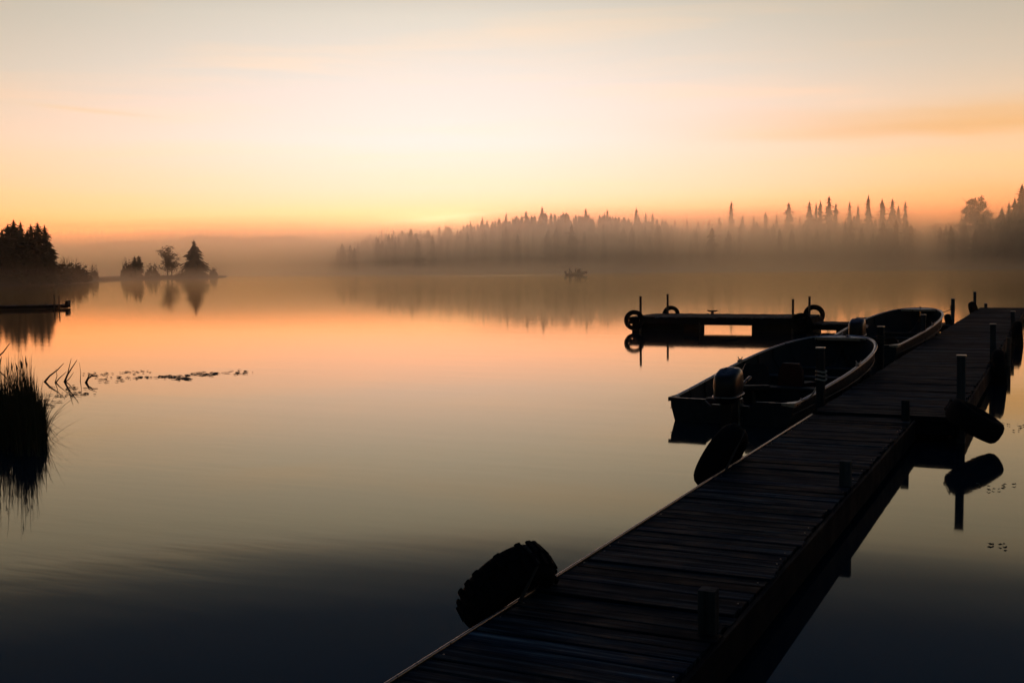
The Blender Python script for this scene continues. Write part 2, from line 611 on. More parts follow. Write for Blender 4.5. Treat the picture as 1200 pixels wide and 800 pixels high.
# ------------------------------------------------------------------ trees
def spruce_mesh(seed, tiers, per, sub=True, slim=1.0, ragged=.35, cone=False):
    """unit spruce crown: height 1, base at 0.08; drooping boughs as small ragged blades"""
    r = random.Random(seed)
    b = MB()
    vs, fs = [], []
    bald = [(r.uniform(0, 2 * pi), r.uniform(.2, .8)) for _ in range(3)]
    for i in range(tiers):
        k = i / (tiers - 1)
        z = .05 + .945 * k ** .95
        rad = .15 * slim * (1 - math.exp(-4.6 * (1 - k))) * (.72 + .28 * min(1, k * 4)) + .004
        if cone:
            rad = .34 * slim * (1 - k) ** .8 + .008
        rad *= 1 + r.uniform(-ragged, ragged) * .7
        n = max(4, int(per * (1 - .6 * k)))
        a0 = r.uniform(0, 6.3)
        for j in range(n):
            a = a0 + 2 * pi * (j + r.uniform(-.35, .35)) / n
            L = rad * r.uniform(1 - ragged, 1 + ragged * .6)
            if any(abs((a - ba + pi) % (2 * pi) - pi) < .5 and abs(k - bz) < .08 for ba, bz in bald):
                L *= .45
            zz = z + r.uniform(-.04, .04) * (1 - k)
            droop = L * r.uniform(.25, .6) * (1.15 - k)
            w = L * r.uniform(.25, .42)
            ca, sa = cos(a), sin(a)
            o = len(vs)
            tip = (ca * L, sa * L, zz - droop)
            mid = .55
            vs += [(0, 0, zz + .012), (ca * L * mid - sa * w, sa * L * mid + ca * w, zz - droop * .75 - .006),
                   tip, (ca * L * mid + sa * w, sa * L * mid - ca * w, zz - droop * .75 - .006),
                   (ca * L * .5, sa * L * .5, zz - droop * .25)]
            fs += [(o, o + 1, o + 4), (o + 1, o + 2, o + 4), (o + 2, o + 3, o + 4), (o + 3, o, o + 4)]
            if sub:
                for q in range(3):
                    t = r.uniform(.35, .95)
                    aa = a + r.uniform(-.45, .45)
                    l2 = L * r.uniform(.3, .55)
                    bx, by, bz_ = ca * L * t, sa * L * t, zz - droop * t
                    o = len(vs)
                    vs += [(bx, by, bz_ + .008), (bx + cos(aa) * l2 - sin(aa) * l2 * .22, by + sin(aa) * l2 + cos(aa) * l2 * .22, bz_ - l2 * .55),
                           (bx + cos(aa) * l2 * .5 + sin(aa) * l2 * .3, by + sin(aa) * l2 * .5 - cos(aa) * l2 * .3, bz_ - l2 * .5)]
                    fs.append((o, o + 1, o + 2))
    b.add(vs, fs)
    # dense twigs round the stem: a ragged core the boughs stand out from
    nr = max(14, tiers * 2 // 3)
    for i in range(nr):
        k = i / nr
        rad = .085 * slim * (1 - math.exp(-5.0 * (1 - k))) * (.7 + .3 * min(1, k * 4)) * r.uniform(.7, 1.2)
        if cone:
            rad = .24 * slim * (1 - k) ** .85 * r.uniform(.8, 1.15) + .004
        z = .06 + .93 * k
        o, m_ = [], 7
        for j in range(m_):
            a = 2 * pi * (j + r.uniform(-.3, .3)) / m_
            q = rad * r.uniform(.55, 1.3)
            o.append((cos(a) * q, sin(a) * q, z - rad * r.uniform(.25, .7)))
        b.add(o + [(0, 0, min(1, z + 1.6 / nr))], [(j, (j + 1) % m_, m_) for j in range(m_)])
    b.tube([(0, 0, .93), (0, 0, 1.0)], [.009, .003], 4, smooth=False)
    return b.mesh('spruce_crown', M_SPRUCE)


def trunk_mesh(h=1.0, r0=.018):
    b = MB()
    b.tube([(0, 0, -.03), (0, 0, .3 * h), (0, 0, .92 * h)], [r0, r0 * .75, r0 * .1], 6)
    return b.mesh('trunk', M_BARK)


def broadleaf_meshes(seed, leaves, spread=.36, low=.25, size=.02, rounded=False):
    """unit broadleaf tree: limbs, and a crown of leaf sized faces clustered about the limb ends"""
    r = random.Random(seed)
    t = MB()
    t.tube([(0, 0, -.03), (.01, 0, low), (.0, .01, .6)], [.028, .02, .009], 7)
    ends = []
    for i in range(15):
        a = i * 2.4 + r.uniform(-.4, .4)
        z0 = r.uniform(low * .7, .6)
        L = spread * r.uniform(.5, 1.0)
        z1 = min(.97, z0 + r.uniform(.1, .42))
        p1 = (cos(a) * L * .5, sin(a) * L * .5, z0 + (z1 - z0) * .6)
        p2 = (cos(a) * L, sin(a) * L, z1)
        t.tube([(0, 0, z0), p1, p2], [.010, .006, .002], 5)
        ends += [(p2, .11), (p1, .09)]
    for i in range(7):
        ends.append(((r.uniform(-.12, .12), r.uniform(-.12, .12), r.uniform(.62, .95)), .1))
    if rounded:                            # a full crown: leaf clumps all through an uneven dome
        ends = []
        while len(ends) < 60:
            q = Vector((r.uniform(-1, 1), r.uniform(-1, 1), r.uniform(-1, 1)))
            if .35 < q.length < 1:
                w_ = 1 + .18 * sin(2 * atan2(q.y, q.x) + seed) - .12 * abs(q.z)
                ends.append(((q.x * spread * w_, q.y * spread * w_, .60 + q.z * .36), .085))
    c = MB()
    vs, fs = [], []
    for i in range(leaves):
        e, s = ends[r.randrange(len(ends))]
        d = Vector((r.gauss(0, 1), r.gauss(0, 1), r.gauss(0, .75)))
        p = Vector(e) + d * s * .5
        if p.z < low * .5 or p.z > 1.0:
            continue
        q = Vector((r.gauss(0, 1), r.gauss(0, 1), r.gauss(0, 1))).normalized()
        u = q.orthogonal().normalized() * size * r.uniform(.6, 1.5)
        w = q.cross(u).normalized() * size * r.uniform(.4, .9)
        o = len(vs)
        vs += [p - u, p - w * .8, p + u, p + w]
        fs.append((o, o + 1, o + 2, o + 3))
    c.add(vs, fs)
    return t.mesh('trunk', M_BARK), c.mesh('broadleaf_crown', M_LEAF)


NEAR_SPRUCE = [spruce_mesh(s, 40, 19, True, sl_, .5) for s, sl_ in ((1, .95), (2, 1.1), (3, .85), (4, 1.0))]
FAR_SPRUCE = [spruce_mesh(s, 26, 8, False, sl_, .5) for s, sl_ in ((21, .95), (22, .8), (23, 1.1), (24, .7), (25, .9), (26, 1.0))]
BROAD_SPRUCE = spruce_mesh(77, 52, 26, True, .84, .5, True)
TRUNK = trunk_mesh()
LEAFY = [broadleaf_meshes(31, 2600, .40, .22, .017), broadleaf_meshes(32, 1400, .34, .2, .02), broadleaf_meshes(33, 2200, .46, .12, .02), broadleaf_meshes(36, 6400, .40, .2, .02, True)]


def tree(name, label, p, h, crown, trunk, w=1.0, rz=None, group=None, tilt=0.0, cat='tree'):
    t = thing(name, label, cat, p, R.uniform(0, 6.28) if rz is None else rz, group)
    t.scale = (h * w, h * w, h)
    t.rotation_euler[0] = tilt
    link('trunk', trunk, t)
    link('crown', crown, t)
    return t


# the dark stand on the left shore: bearing, row of the tip, distance, width
left_stand = [(-34, 262, 200, 1.1), (-18, 268, 196, 1.0), (-6, 262, 203, .95), (4, 268, 199, 1.0), (11, 262, 206, 1.0), (18, 257, 202, 1.1), (26, 259, 208, .95),
              (33, 270, 200, .9), (38, 262, 203, .85), (46, 260, 200, 1.0), (54, 263, 204, 1.0), (59, 281, 199, .9), (31, 276, 206, 1.0)]
words_left = ['dark spruce cut by the left picture edge, first of the stand', 'short dark spruce near the picture edge in the left stand',
              'dark spruce rising at the left picture edge, thin tip', 'lower dark spruce just inside the left picture edge',
              'dark spruce left of the tallest one in the left stand', 'tallest dark spruce of the stand on the left shore',
              'dark spruce just right of the tallest one in the left stand', 'short slim spruce in the gap of the left stand',
              'slim dark spruce alone in the middle of the left stand', 'broad dark spruce second from the right end of the left stand',
              'dark spruce at the right end of the left stand', 'small ragged spruce at the foot of the left stand, nearest the open sky',
              'low dark spruce filling the gap behind the slim spruce']
for i, ((px, py, d, w), lab) in enumerate(zip(left_stand, words_left)):
    z0 = .9
    h = height_at(px, py, d) - z0
    tree('spruce_tree', lab, polar(px, d, z0), h, NEAR_SPRUCE[i % 4], TRUNK, w * .98, group='spruces on the left shore')

for px, py, d, w, lab in ((158, 300, 338, 1.3, 'small dark spruce standing left on the low spit'),
                          (228, 281, 352, 1.75, 'broad pointed spruce standing alone at the end of the spit')):
    tree('spruce_tree', lab, polar(px, d, .3), height_at(px, py, d) - .3, BROAD_SPRUCE if w > 1.5 else NEAR_SPRUCE[3], TRUNK, 1.0 if w > 1.5 else w, group='trees on the spit')
tree('spruce_tree', 'second small spruce leaning on the left one on the spit', polar(163, 341, .3), height_at(163, 299, 341) - .3, NEAR_SPRUCE[0], TRUNK, 1.1, group='trees on the spit')
tree('broadleaf_tree', 'ragged leafy tree in the middle of the spit', polar(196, 348, .3), height_at(196, 288, 348) - .3, LEAFY[1][1], LEAFY[1][0], .95, group='trees on the spit')
tree('broadleaf_tree', 'rounder lower tree touching the ragged leafy one on the spit', polar(201, 350, .3), height_at(201, 297, 350) - .3, LEAFY[0][1], LEAFY[0][0], 1.0, group='trees on the spit')


def bush_mesh(seed, n, size=.09):
    r = random.Random(seed)
    b = MB()
    vs, fs = [], []
    for i in range(n):
        a, k = r.uniform(0, 6.28), sqrt(r.random())
        z = abs(r.gauss(.28, .25)) * (1.15 - .6 * k * k)
        p = Vector((cos(a) * k * .5, sin(a) * k * .5, z))
        q = Vector((r.gauss(0, 1), r.gauss(0, 1), r.gauss(0, 1))).normalized()
        u = q.orthogonal().normalized() * size * r.uniform(.5, 1.4)
        w = q.cross(u).normalized() * size * r.uniform(.3, .7)
        o = len(vs)
        vs += [p - u, p - w, p + u, p + w]
        fs.append((o, o + 1, o + 2, o + 3))
    b.add(vs, fs)
    for i in range(26):
        a = r.uniform(0, 6.28)
        L = r.uniform(.1, .5)
        b.tube([(0, 0, 0), (cos(a) * L * .6, sin(a) * L * .6, .5), (cos(a) * L, sin(a) * L, r.uniform(.8, 1.25))], [.014, .009, .003], 3, caps=False, smooth=False)
    return b.mesh('bush', M_LEAF)


BUSH = [bush_mesh(41, 800), bush_mesh(42, 500, .1), bush_mesh(43, 700, .08)]
bushes = [(-30, 205, 4.2, 9, 'dark bush under the spruces at the left picture edge'), (-8, 203, 4.6, 9, 'dark bush below the left edge of the spruce stand'),
          (14, 204, 4.4, 9, 'dark bush under the tallest spruce'), (36, 204, 4.0, 8, 'dark bush under the slim middle spruce'), (55, 204, 3.6, 7, 'dark bush at the right foot of the spruce stand'),
          (72, 222, 3.4, 5, 'low dark shrub just right of the spruce stand'), (82, 228, 4.0, 6, 'twiggy shrub second right of the spruce stand'),
          (92, 240, 3.2, 5, 'small shrub third right of the spruce stand'), (109, 278, 3.4, 2.4, 'thin shrub on the bare stretch of the spit'),
          (150, 330, 5.0, 4, 'rounded shrub at the left foot of the small spruces'), (178, 338, 3.8, 4, 'pale shrub between the small spruces and the leafy tree'),
          (212, 344, 1.7, 4, 'low shrub between the leafy tree and the pointed spruce'), (236, 347, 1.4, 4, 'low shrub under the pointed spruce'),
          (250, 350, 2.6, 2.5, 'last shrub at the misty tip of the spit')]
for i, (px, d, h, w, lab) in enumerate(bushes):
    o = link('bush', BUSH[i % 3], None, polar(px, d, .3))
    o.scale, o.rotation_euler = (w, w, h), (0, 0, R.uniform(0, 6))
    tag(o, lab, 'bush', 'bushes along the left shore')

# the far shore: spruces that stand out of the skyline (bearing, row of the tip, width)
skyline = [(432, 274, 1), (448, 269.5, 1), (462, 269.5, 1.1), (478, 272, 1), (489, 272, .9), (523, 263, .9), (552, 259, .9), (566, 254, 1.0), (581, 257, .9), (594, 249, 1.1),
           (612, 254, .9), (636, 241.5, 1.0), (655, 253, .9), (667, 251, .9), (687, 244, 1.1), (712, 245, 1.1), (746, 243, 1.0), (757, 249, .9), (765, 249.5, .9), (779, 258, .9),
           (791, 257, .9), (805, 255, .9), (818, 258, 1.0), (831, 257, .9), (843, 254, 1.2), (857, 236, 1.0), (870, 252, 1.0), (883, 252, .8), (897, 247.5, 1.0), (910, 251, .9), (924, 237, 1.2), (937, 253, .9), (948, 235.5, .9), (956, 237, .8), (961, 234.5, .8),
           (971, 229.5, 1.1), (979, 238, .9), (995, 236, .9), (1005, 240, .7), (1017, 228, 1.1), (1033, 232.5, 1.1), (1045, 232.5, 1.1), (1052, 240, .8), (1060, 235.5, 1.0),
           (1173, 242, 1.0), (1181, 236, 1.0), (1188, 231, 1.2), (1196, 215.5, 1.3), (1204, 226, 1.2), (1213, 232, 1.2)]
alone = {636: 'tallest pale spruce on the misty ridge, above and left of the motorboat', 857: 'tall lone spruce standing above the fog right of the ridge',
         924: 'broad lone spruce between the fog gap and the close row of spruces', 971: 'tallest spruce in the close row rising from the fog',
         1017: 'broad spruce with a thin tip in the second close row of spruces', 1196: 'tallest dark spruce at the right picture edge',
         687: 'slim spruce with a knobbed tip right of the motorboat on the ridge', 712: 'lone ridge spruce between two gaps right of the motorboat',
         746: 'ridge spruce tip standing directly above the left pair of dock poles', 897: 'short lone spruce left of the broad one in the fog gap'}
ORD = 'first second third fourth fifth sixth seventh eighth ninth tenth eleventh twelfth thirteenth fourteenth fifteenth sixteenth'.split()
SEGS = ((0, 500, 'small hazy spruce from the left on the low left end of the far ridge', 'spruces at the left end of the far ridge'),
        (500, 800, 'hazy spruce tip from the left along the middle of the far ridge', 'spruces on the middle of the far ridge'),
        (800, 940, 'faint spruce tip from the left in the fog gap beside the ridge', 'faint spruces in the fog gap'),
        (940, 985, 'spruce from the left in the first close row above the fog', 'close spruce rows above the fog'),
        (985, 1100, 'spruce from the left in the second close row above the fog', 'close spruce rows above the fog'),
        (1100, 1300, 'darker spruce from the left in the nearer stand at the right picture edge', 'nearer spruces at the right edge'))
for i, (px, py, w) in enumerate(skyline):
    d = far_dist(px) + R.uniform(-25, 25)
    top = height_at(px, py, d)
    h = min(top - .5, top - far_z(px, d - far_shore(px)) + .3)
    for x0, x1, text, g in SEGS:
        if x0 <= px < x1:
            lab = alone.get(px) or ORD[sum(1 for q in skyline if x0 <= q[0] < px)] + ' ' + text
            break
    tree('spruce_tree', lab, polar(px, d, top - h), h, FAR_SPRUCE[i % 6], TRUNK, w * 1.1, group=g)
for px, py, w, k, lab in ((1143, 229, .70, 3, 'large round-topped leafy tree in the mist near the right edge'), (1128, 256, .8, 2, 'low leafy tree at the left foot of the round-topped one'),
                          (1160, 252, .8, 2, 'low leafy tree between the round-topped one and the dark spruces'), (1098, 262, .9, 0, 'very faint leafy tree in the fog right of the spruce rows')):
    d = far_dist(px)
    z0 = max(.5, height_at(px, py, d) - (17 if k in (0, 3) else 11))
    tree('broadleaf_tree', lab, polar(px, d, z0), height_at(px, py, d) - z0, LEAFY[k][1], LEAFY[k][0], w * 1.1, group='leafy trees on the far shore')

# the wood below and behind them: one mass
fb = MB()
rr = random.Random(5)
cone = []
for s in range(5):
    me = spruce_mesh(60 + s, 11, 7, False, .9 + .1 * s, .5)
    cone.append(([tuple(v.co) for v in me.vertices], [tuple(p.vertices) for p in me.polygons]))
    bpy.data.meshes.remove(me)
peaks = [q[0] for q in skyline]
for i in range(1500):
    px = rr.uniform(396, 1290) if i < 700 else peaks[rr.randrange(len(peaks))] + rr.gauss(0, 7)
    if 785 < px < 1105 and i < 700 and rr.random() < .6:
        continue
    if 785 < px < 1105 and i >= 700 and rr.random() < .5:
        continue
    D, s0 = far_dist(px), far_shore(px)
    d = s0 + 10 + (D - s0) * rr.random() ** .8 * 1.03
    z0 = far_z(px, d - s0) - .4
    lim = height_at(px, interp(px, TOPX, TOPY) + 3, d)
    h = min(rr.uniform(9, 17), lim - z0 + rr.uniform(-2.5, .8))
    if h < 4:
        h = rr.uniform(3, 5)
    p = polar(px, d, z0)
    if px > 330 and rr.random() < .06:
        h *= 1.12
    vs, fs = cone[rr.randrange(5)]
    a, w = rr.uniform(0, 6.28), h * rr.uniform(1.0, 1.6)
    ca, sa = cos(a) * w, sin(a) * w
    fb.add([(p.x + x * ca - y * sa, p.y + x * sa + y * ca, p.z + z * h) for x, y, z in vs], fs)
tag(fb.build('forest', M_SPRUCE), 'dense misty spruce wood covering the far shore', kind='stuff')

# ------------------------------------------------------------------ docks
DZ1, DZ2 = .27, .30                        # deck heights of the two dock sections
XL, XR = -2.54, -1.43                      # edges of the narrow section
XR2 = -.98                                 # right edge of the wide section


def plank_mesh(length, width, thick, seed, axis=0):
    """one weathered board: worn corners, ends slightly out of square, a shallow cup"""
    r = random.Random(seed)
    w, t, c = width / 2, thick / 2, .006
    sec = [(-w, -t), (w, -t), (w, t - c), (w - c, t), (w * .3, t - r.uniform(.0, .002)), (-w * .3, t - r.uniform(.0, .002)), (-w + c, t), (-w, t - c)]
    b = MB()
    rings = []
    for k in (-.5, -.17, .2, .5):
        dy = r.uniform(-.0025, .0025)
        e = r.uniform(-.004, .004) if abs(k) == .5 else 0
        ring = []
        for (y, z) in sec:
            p = (k * length + e + (y * r.uniform(-.03, .03) if abs(k) == .5 else 0), y + dy, z + r.uniform(-.0012, .0012))
            ring.append(p if axis == 0 else (p[1], p[0], p[2]))
        rings.append(ring)
    if axis == 0:
        rings.reverse()
    b.loft(rings, smooth=False)
    return b.mesh('plank', M_DECK if axis == 0 else M_DECKY)


M_DECKY = mat_wood('weathered_planks_lengthwise', (.003, .009, .017), (.105, .165, .205), 1, .03, streaky=True)


def lay_planks(parent, x0, x1, y0, y1, ztop, pitch, seed):
    r = random.Random(seed)
    ms = [plank_mesh(x1 - x0, pitch - .009, .038, seed * 10 + i) for i in range(6)]
    n = int(round((y1 - y0) / pitch))
    for i in range(n):
        o = link('plank', ms[r.randrange(6)], parent)
        o.location = ((x0 + x1) / 2 + r.gauss(0, .009), y0 + (i + .5) * pitch + r.uniform(-.001, .001), ztop - .019 + r.gauss(0, .0032))
        o.rotation_euler = (r.gauss(0, .014), r.gauss(0, .0022), r.gauss(0, .0032) + (pi if r.random() < .5 else 0))
    return n


def post_part(parent, x, y, ztop, w=.098, cap=True, zb=-1.2, name='post', m_=None):
    b = MB()
    b.box((0, 0, (ztop + zb) / 2), (w, w, ztop - zb), ch=.006)
    o = b.build(name, m_ or M_POST, parent, (x, y, 0))
    o.rotation_euler = (R.gauss(0, .008), R.gauss(0, .008), R.gauss(0, .05))
    if cap:
        c = MB()
        c.box((0, 0, ztop + .006), (w + .012, w + .012, .014))
        c.build('post_cap', M_ALU, o)
    return o


def pole_part(parent, x, y, ztop, r=.036):
    b = MB()
    b.tube([(0, 0, -1.5), (0, 0, ztop)], r, 10)
    o = b.build('pole', M_POLE, parent, (x, y, 0))
    o.rotation_euler = (R.gauss(0, .006), R.gauss(0, .006), 0)
    return o


def beam(parent, name, x, y0, y1, z0, z1, w=.045, m_=None):
    b = MB()
    b.box((0, 0, 0), (w, y1 - y0, z1 - z0), ch=.004)
    return b.build(name, m_ or M_BEAM, parent, (x, (y0 + y1) / 2, (z0 + z1) / 2))


dock = thing('dock', 'narrow dark plank dock running up from the bottom of the picture', 'dock')
lay_planks(dock, XL, XR, 1.6, 13.28, DZ1, .1425, 3)
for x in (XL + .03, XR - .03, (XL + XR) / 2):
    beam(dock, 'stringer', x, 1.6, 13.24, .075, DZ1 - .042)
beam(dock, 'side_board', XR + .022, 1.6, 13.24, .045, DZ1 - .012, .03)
e = MB()
e.tube([(0, 0, 0), (0, 11.66, 0)], .009, 8, smooth=True)
e.box((.004, 5.83, -.03), (.006, 11.66, .05))
e.build('edge_strip', M_EDGE, dock, (XL - .012, 1.61, DZ1 + .001))
for y, z in ((1.9, .45), (5.17, .48), (9.09, .47), (13.12, .50)):
    post_part(dock, XR - .055, y, z, .085, False)
for y in (3.4, 6.9, 10.4):
    b = MB()
    b.box((0, 0, 0), (XR - XL - .16, .5, .3), ch=.04)
    b.build('float', M_FLOAT, dock, ((XL + XR) / 2, y, .0))
nl = MB()
for i in range(82):
    for x in (XL + .03, XR - .03):
        if R.random() < .35:
            nl.box((x + R.uniform(-.01, .01), 1.67 + .1425 * i + R.uniform(-.02, .02), DZ1 + .001), (.007, .007, .005))
tag(nl.build('nail_heads', M_EDGE, dock), kind='stuff')

wide = thing('dock', 'wider plank dock section beyond the step, with two rows of square posts', 'dock')
lay_planks(wide, XL, XR2, 13.36, 45.9, DZ2, .1425, 7)
for x in (XL + .03, XR2 - .03, (XL + XR2) / 2):
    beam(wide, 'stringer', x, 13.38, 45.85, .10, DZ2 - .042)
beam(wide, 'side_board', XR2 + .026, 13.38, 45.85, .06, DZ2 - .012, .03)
b = MB()
b.box((0, 0, 0), (XR2 - XL - .02, .04, .16), ch=.004)
b.build('end_board', M_BEAM, wide, ((XL + XR2) / 2, 13.34, DZ2 - .125))
for y in (14.1, 17.5, 21, 25, 29, 33, 37, 41, 45):
    b = MB()
    b.box((0, 0, 0), (XR2 - XL - .2, .75, .34), ch=.05)
    b.build('float', M_FLOAT, wide, ((XL + XR2) / 2, y, .01))


def along_x(x, px):
    """ground distance along the dock at which the line x crosses bearing px"""
    d = ray(px, 313)
    return x * d.y / d.x


def z_of(x, y, py):
    lo, hi = -1.0, 3.0
    for _ in range(40):
        mid_ = (lo + hi) / 2
        v = Vector((x, y, mid_ - EYE))
        row = 400 - FPX * v.dot(AX[2]) / v.dot(AX[1])
        if row > py:
            lo = mid_
        else:
            hi = mid_
    return lo


LEFT_POSTS = [(963, 408), (1033, 383), (1083, 369), (1117, 350), (1143, 342), (1156, 355.5)]
RIGHT_POSTS = [(1129, 417), (1165.5, 380), (1188, 365)]
lp, rp = [], []
for px, py in LEFT_POSTS:
    x = XL - .055
    y = along_x(x, px)
    z = z_of(x, y, py)
    lp.append((x, y, z))
    post_part(wide, x, y, z, .098 if z > .8 else .12)
for px, py in RIGHT_POSTS:
    x = XR2 + .052
    y = along_x(x, px)
    z = z_of(x, y, py)
    rp.append((x, y, z))
    post_part(wide, x, y, z, .09)
x3 = -.80
y3 = along_x(x3, 1187.5)
pole_part(wide, x3, y3 - 2, z_of(x3, y3, 366) * 0 + .55, .05)

# the swimming raft off the end of the gangway
raft = thing('raft', 'low wooden raft on floats with thin poles, out on the still water', 'raft')
RX0, RX1, RY0, RY1, RZ = -11.95, -6.45, 32.75, 35.25, .46
pm = [plank_mesh(RY1 - RY0 + .06, .132, .036, 400 + i, 1) for i in range(4)]
for i in range(int((RX1 - RX0) / .1415)):
    o = link('plank', pm[R.randrange(4)], raft)
    o.location = (RX0 + .07 + i * .1415, (RY0 + RY1) / 2 + R.gauss(0, .008), RZ - .018 + R.gauss(0, .003))
    o.rotation_euler = (0, R.gauss(0, .008), 0)
for y in (RY0, RY1):
    b = MB()
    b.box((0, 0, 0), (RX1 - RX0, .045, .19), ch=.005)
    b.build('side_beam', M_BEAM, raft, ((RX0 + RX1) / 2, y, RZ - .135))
for x in (RX0 + .03, (RX0 + RX1) / 2, RX1 - .03):
    beam(raft, 'cross_beam', x, RY0 + .05, RY1 - .05, RZ - .2, RZ - .042)
for xa, xb in ((-11.9, -10.22), (-8.12, -6.5)):
    b = MB()
    b.box((0, 0, 0), (xb - xa, RY1 - RY0 - .25, .46), ch=.05)
    b.build('float', M_FLOAT, raft, ((xa + xb) / 2, (RY0 + RY1) / 2, .02))
for x, y, z in ((-11.55, RY0 - .06, 1.10), (-11.52, RY1 + .06, 1.10), (-6.86, RY0 - .06, 1.02), (-6.9, RY1 + .06, 1.02)):
    pole_part(raft, x, y, z)


def cleat_part(parent, x, y, z, rz=0.0, s=1.0):
    b = MB()
    b.box((0, 0, .03 * s), (.06 * s, .05 * s, .06 * s))
    b.tube([(-.13 * s, 0, .085 * s), (-.07 * s, 0, .07 * s), (.07 * s, 0, .07 * s), (.13 * s, 0, .085 * s)], [.012 * s, .022 * s, .022 * s, .012 * s], 7)
    o = b.build('cleat', M_POLE, parent, (x, y, z))
    o.rotation_euler = (0, 0, rz)


cleat_part(raft, -9.95, RY1 - .15, RZ, 0, 1.3)
b = MB()
b.tube([(-9.68, RY0 - .05, .3), (-9.66, RY0 - .06, .12), (-9.67, RY0 - .05, -.3)], .018, 6)
b.build('hanging_line', M_DROPE, raft)

gang = thing('gangway', 'lower plank gangway joining the raft to the wide dock', 'gangway')
gm = [plank_mesh(1.5, .132, .036, 430 + i, 1) for i in range(3)]
for i in range(27):
    o = link('plank', gm[R.randrange(3)], gang)
    o.location = (-6.37 + i * .1415, 34.0 + R.gauss(0, .006), .26 + R.gauss(0, .003))
for y in (33.3, 34.7):
    b = MB()
    b.box((0, 0, 0), (3.8, .045, .15), ch=.004)
    b.build('side_beam', M_BEAM, gang, (-4.52, y, .16))
for x in (-5.35, -3.4):
    b = MB()
    b.box((0, 0, 0), (.8, 1.2, .3), ch=.05)
    b.build('float', M_FLOAT, gang, (x, 34.0, .0))
cleat_part(gang, -5.15, 34.5, .28, 0, 1.5)

# the small dock off the left shore
a_, b2 = at(80, 361.5), at(-110, 365.5)
sd = thing('small_dock', 'small low dock reaching in from the left picture edge, two thin poles at its end', 'dock', a_, atan2((b2 - a_).y, (b2 - a_).x))
Ls = (b2 - a_).length
sm = [plank_mesh(1.5, .19, .04, 450 + i, 1) for i in range(3)]
for i in range(int(Ls / .2)):
    o = link('plank', sm[R.randrange(3)], sd)
    o.location = (.1 + i * .2, -.75 + R.gauss(0, .01), .21 + R.gauss(0, .004))
for y in (0, -1.5):
    b = MB()
    b.box((0, 0, 0), (Ls, .06, .16), ch=.005)
    b.build('side_beam', M_BEAM, sd, (Ls / 2, y, .11))
b = MB()
b.box((0, 0, 0), (.16, 1.6, .22), ch=.01)
b.build('end_block', M_BEAM, sd, (.08, -.75, .32))
for k, (px, py) in enumerate(((64.5, 347.2), (69.5, 349.0))):
    off = .62 - k * .26
    b = MB()
    b.tube([(0, 0, -1), (0, 0, .82 - .08 * k)], .035, 8)
    b.build('pole', M_POLE, sd, (off + .1, .08 - 1.66 * k * 0, 0))


# ------------------------------------------------------------------ tyres
def tyre_meshes(Ro, W, lugs=0, seed=0):
    """tyre of outer radius Ro, width W, axis Z: open centre, hollow inside, rounded shoulders; lugs as blocks"""
    Ri = Ro * .56
    prof = [(Ri, W * .30), (Ri * 1.05, W * .40), (Ro * .76, W * .5), (Ro * .87, W * .47), (Ro * .95, W * .37), (Ro, W * .16), (Ro, -W * .16), (Ro * .95, -W * .37),
            (Ro * .87, -W * .47), (Ro * .76, -W * .5), (Ri * 1.05, -W * .40), (Ri, -W * .30), (Ri * 1.08, -W * .26), (Ro * .86, -W * .36), (Ro * .93, 0), (Ro * .86, W * .36), (Ri * 1.08, W * .26)]
    n = 40
    b = MB()
    rings = []
    for i in range(n + 1):
        a = 2 * pi * i / n
        rings.append([(r * cos(a), r * sin(a), z) for r, z in prof])
    b.loft(rings[:-1] + [rings[0]], caps=False)
    body = b.mesh('tyre', M_RUBBER)
    lug = None
    if lugs:
        c = MB()
        h = .020 * Ro / .33
        L, w_ = W * .42, 2 * pi * Ro / lugs * .56
        vs = [(Ro - .006, -w_ / 2, 0), (Ro - .006, w_ / 2, 0), (Ro - .006, w_ * .75, L), (Ro - .006, -w_ * .25, L),
              (Ro + h, -w_ * .4, .004), (Ro + h, w_ * .4, .004), (Ro + h * .4, w_ * .62, L), (Ro + h * .4, -w_ * .18, L)]
        c.add(vs, [(3, 2, 1, 0), (4, 5, 6, 7), (0, 1, 5, 4), (1, 2, 6, 5), (2, 3, 7, 6), (3, 0, 4, 7)])
        lug = c.mesh('tread_block', M_RUBBER)
    return body, lug


def tyre(label, loc, axis, Ro, W, lugs=0, group='tyre fenders', rope_to=None):
    """axis: direction the wheel axle points"""
    body, lug = tyre_meshes(Ro, W, lugs)
    o = link('tyre', body, None, loc)
    q = Vector(axis).normalized().to_track_quat('Z', 'Y')
    o.rotation_euler = q.to_euler()
    tag(o, label, 'tyre', group)
    for k in range(lugs):
        for s in (1, -1):
            c = link('tread_block', lug, o)
            c.rotation_euler = (0 if s == 1 else pi, 0, 2 * pi * (k + (.5 if s == -1 else 0) + R.uniform(-.12, .12)) / lugs)
            f_ = R.uniform(.99, 1.025)
            c.scale = (f_, f_, R.uniform(.8, 1.05))
    if rope_to is not None:
        # loop round the tyre crown, up to the deck edge
        qi = q.to_matrix()
        up = qi.inverted() @ Vector((0, 0, 1))
        up.z = 0
        up.normalize()
        p0 = up * (Ro * .55)
        p1 = up * (Ro + .012)
        end = qi.inverted() @ (Vector(rope_to) - Vector(loc))
        b = MB()
        b.tube([p0 + Vector((0, 0, -W * .3)), p0 * 1.0 + Vector((0, 0, -W * .5)), p1 + Vector((0, 0, -W * .2)), p1 + Vector((0, 0, W * .3)), end], .011, 6)
        b.build('rope', M_DROPE, o)
    return o


def tilt(right, up, to_eye):
    """axle direction given as it is read off the photograph"""
    return AX[0] * right + AX[2] * up - AX[1] * to_eye


def on_line(px, py, x):
    d = ray(px, py)
    t = x / d.x
    return Vector((x, d.y * t, EYE + d.z * t))


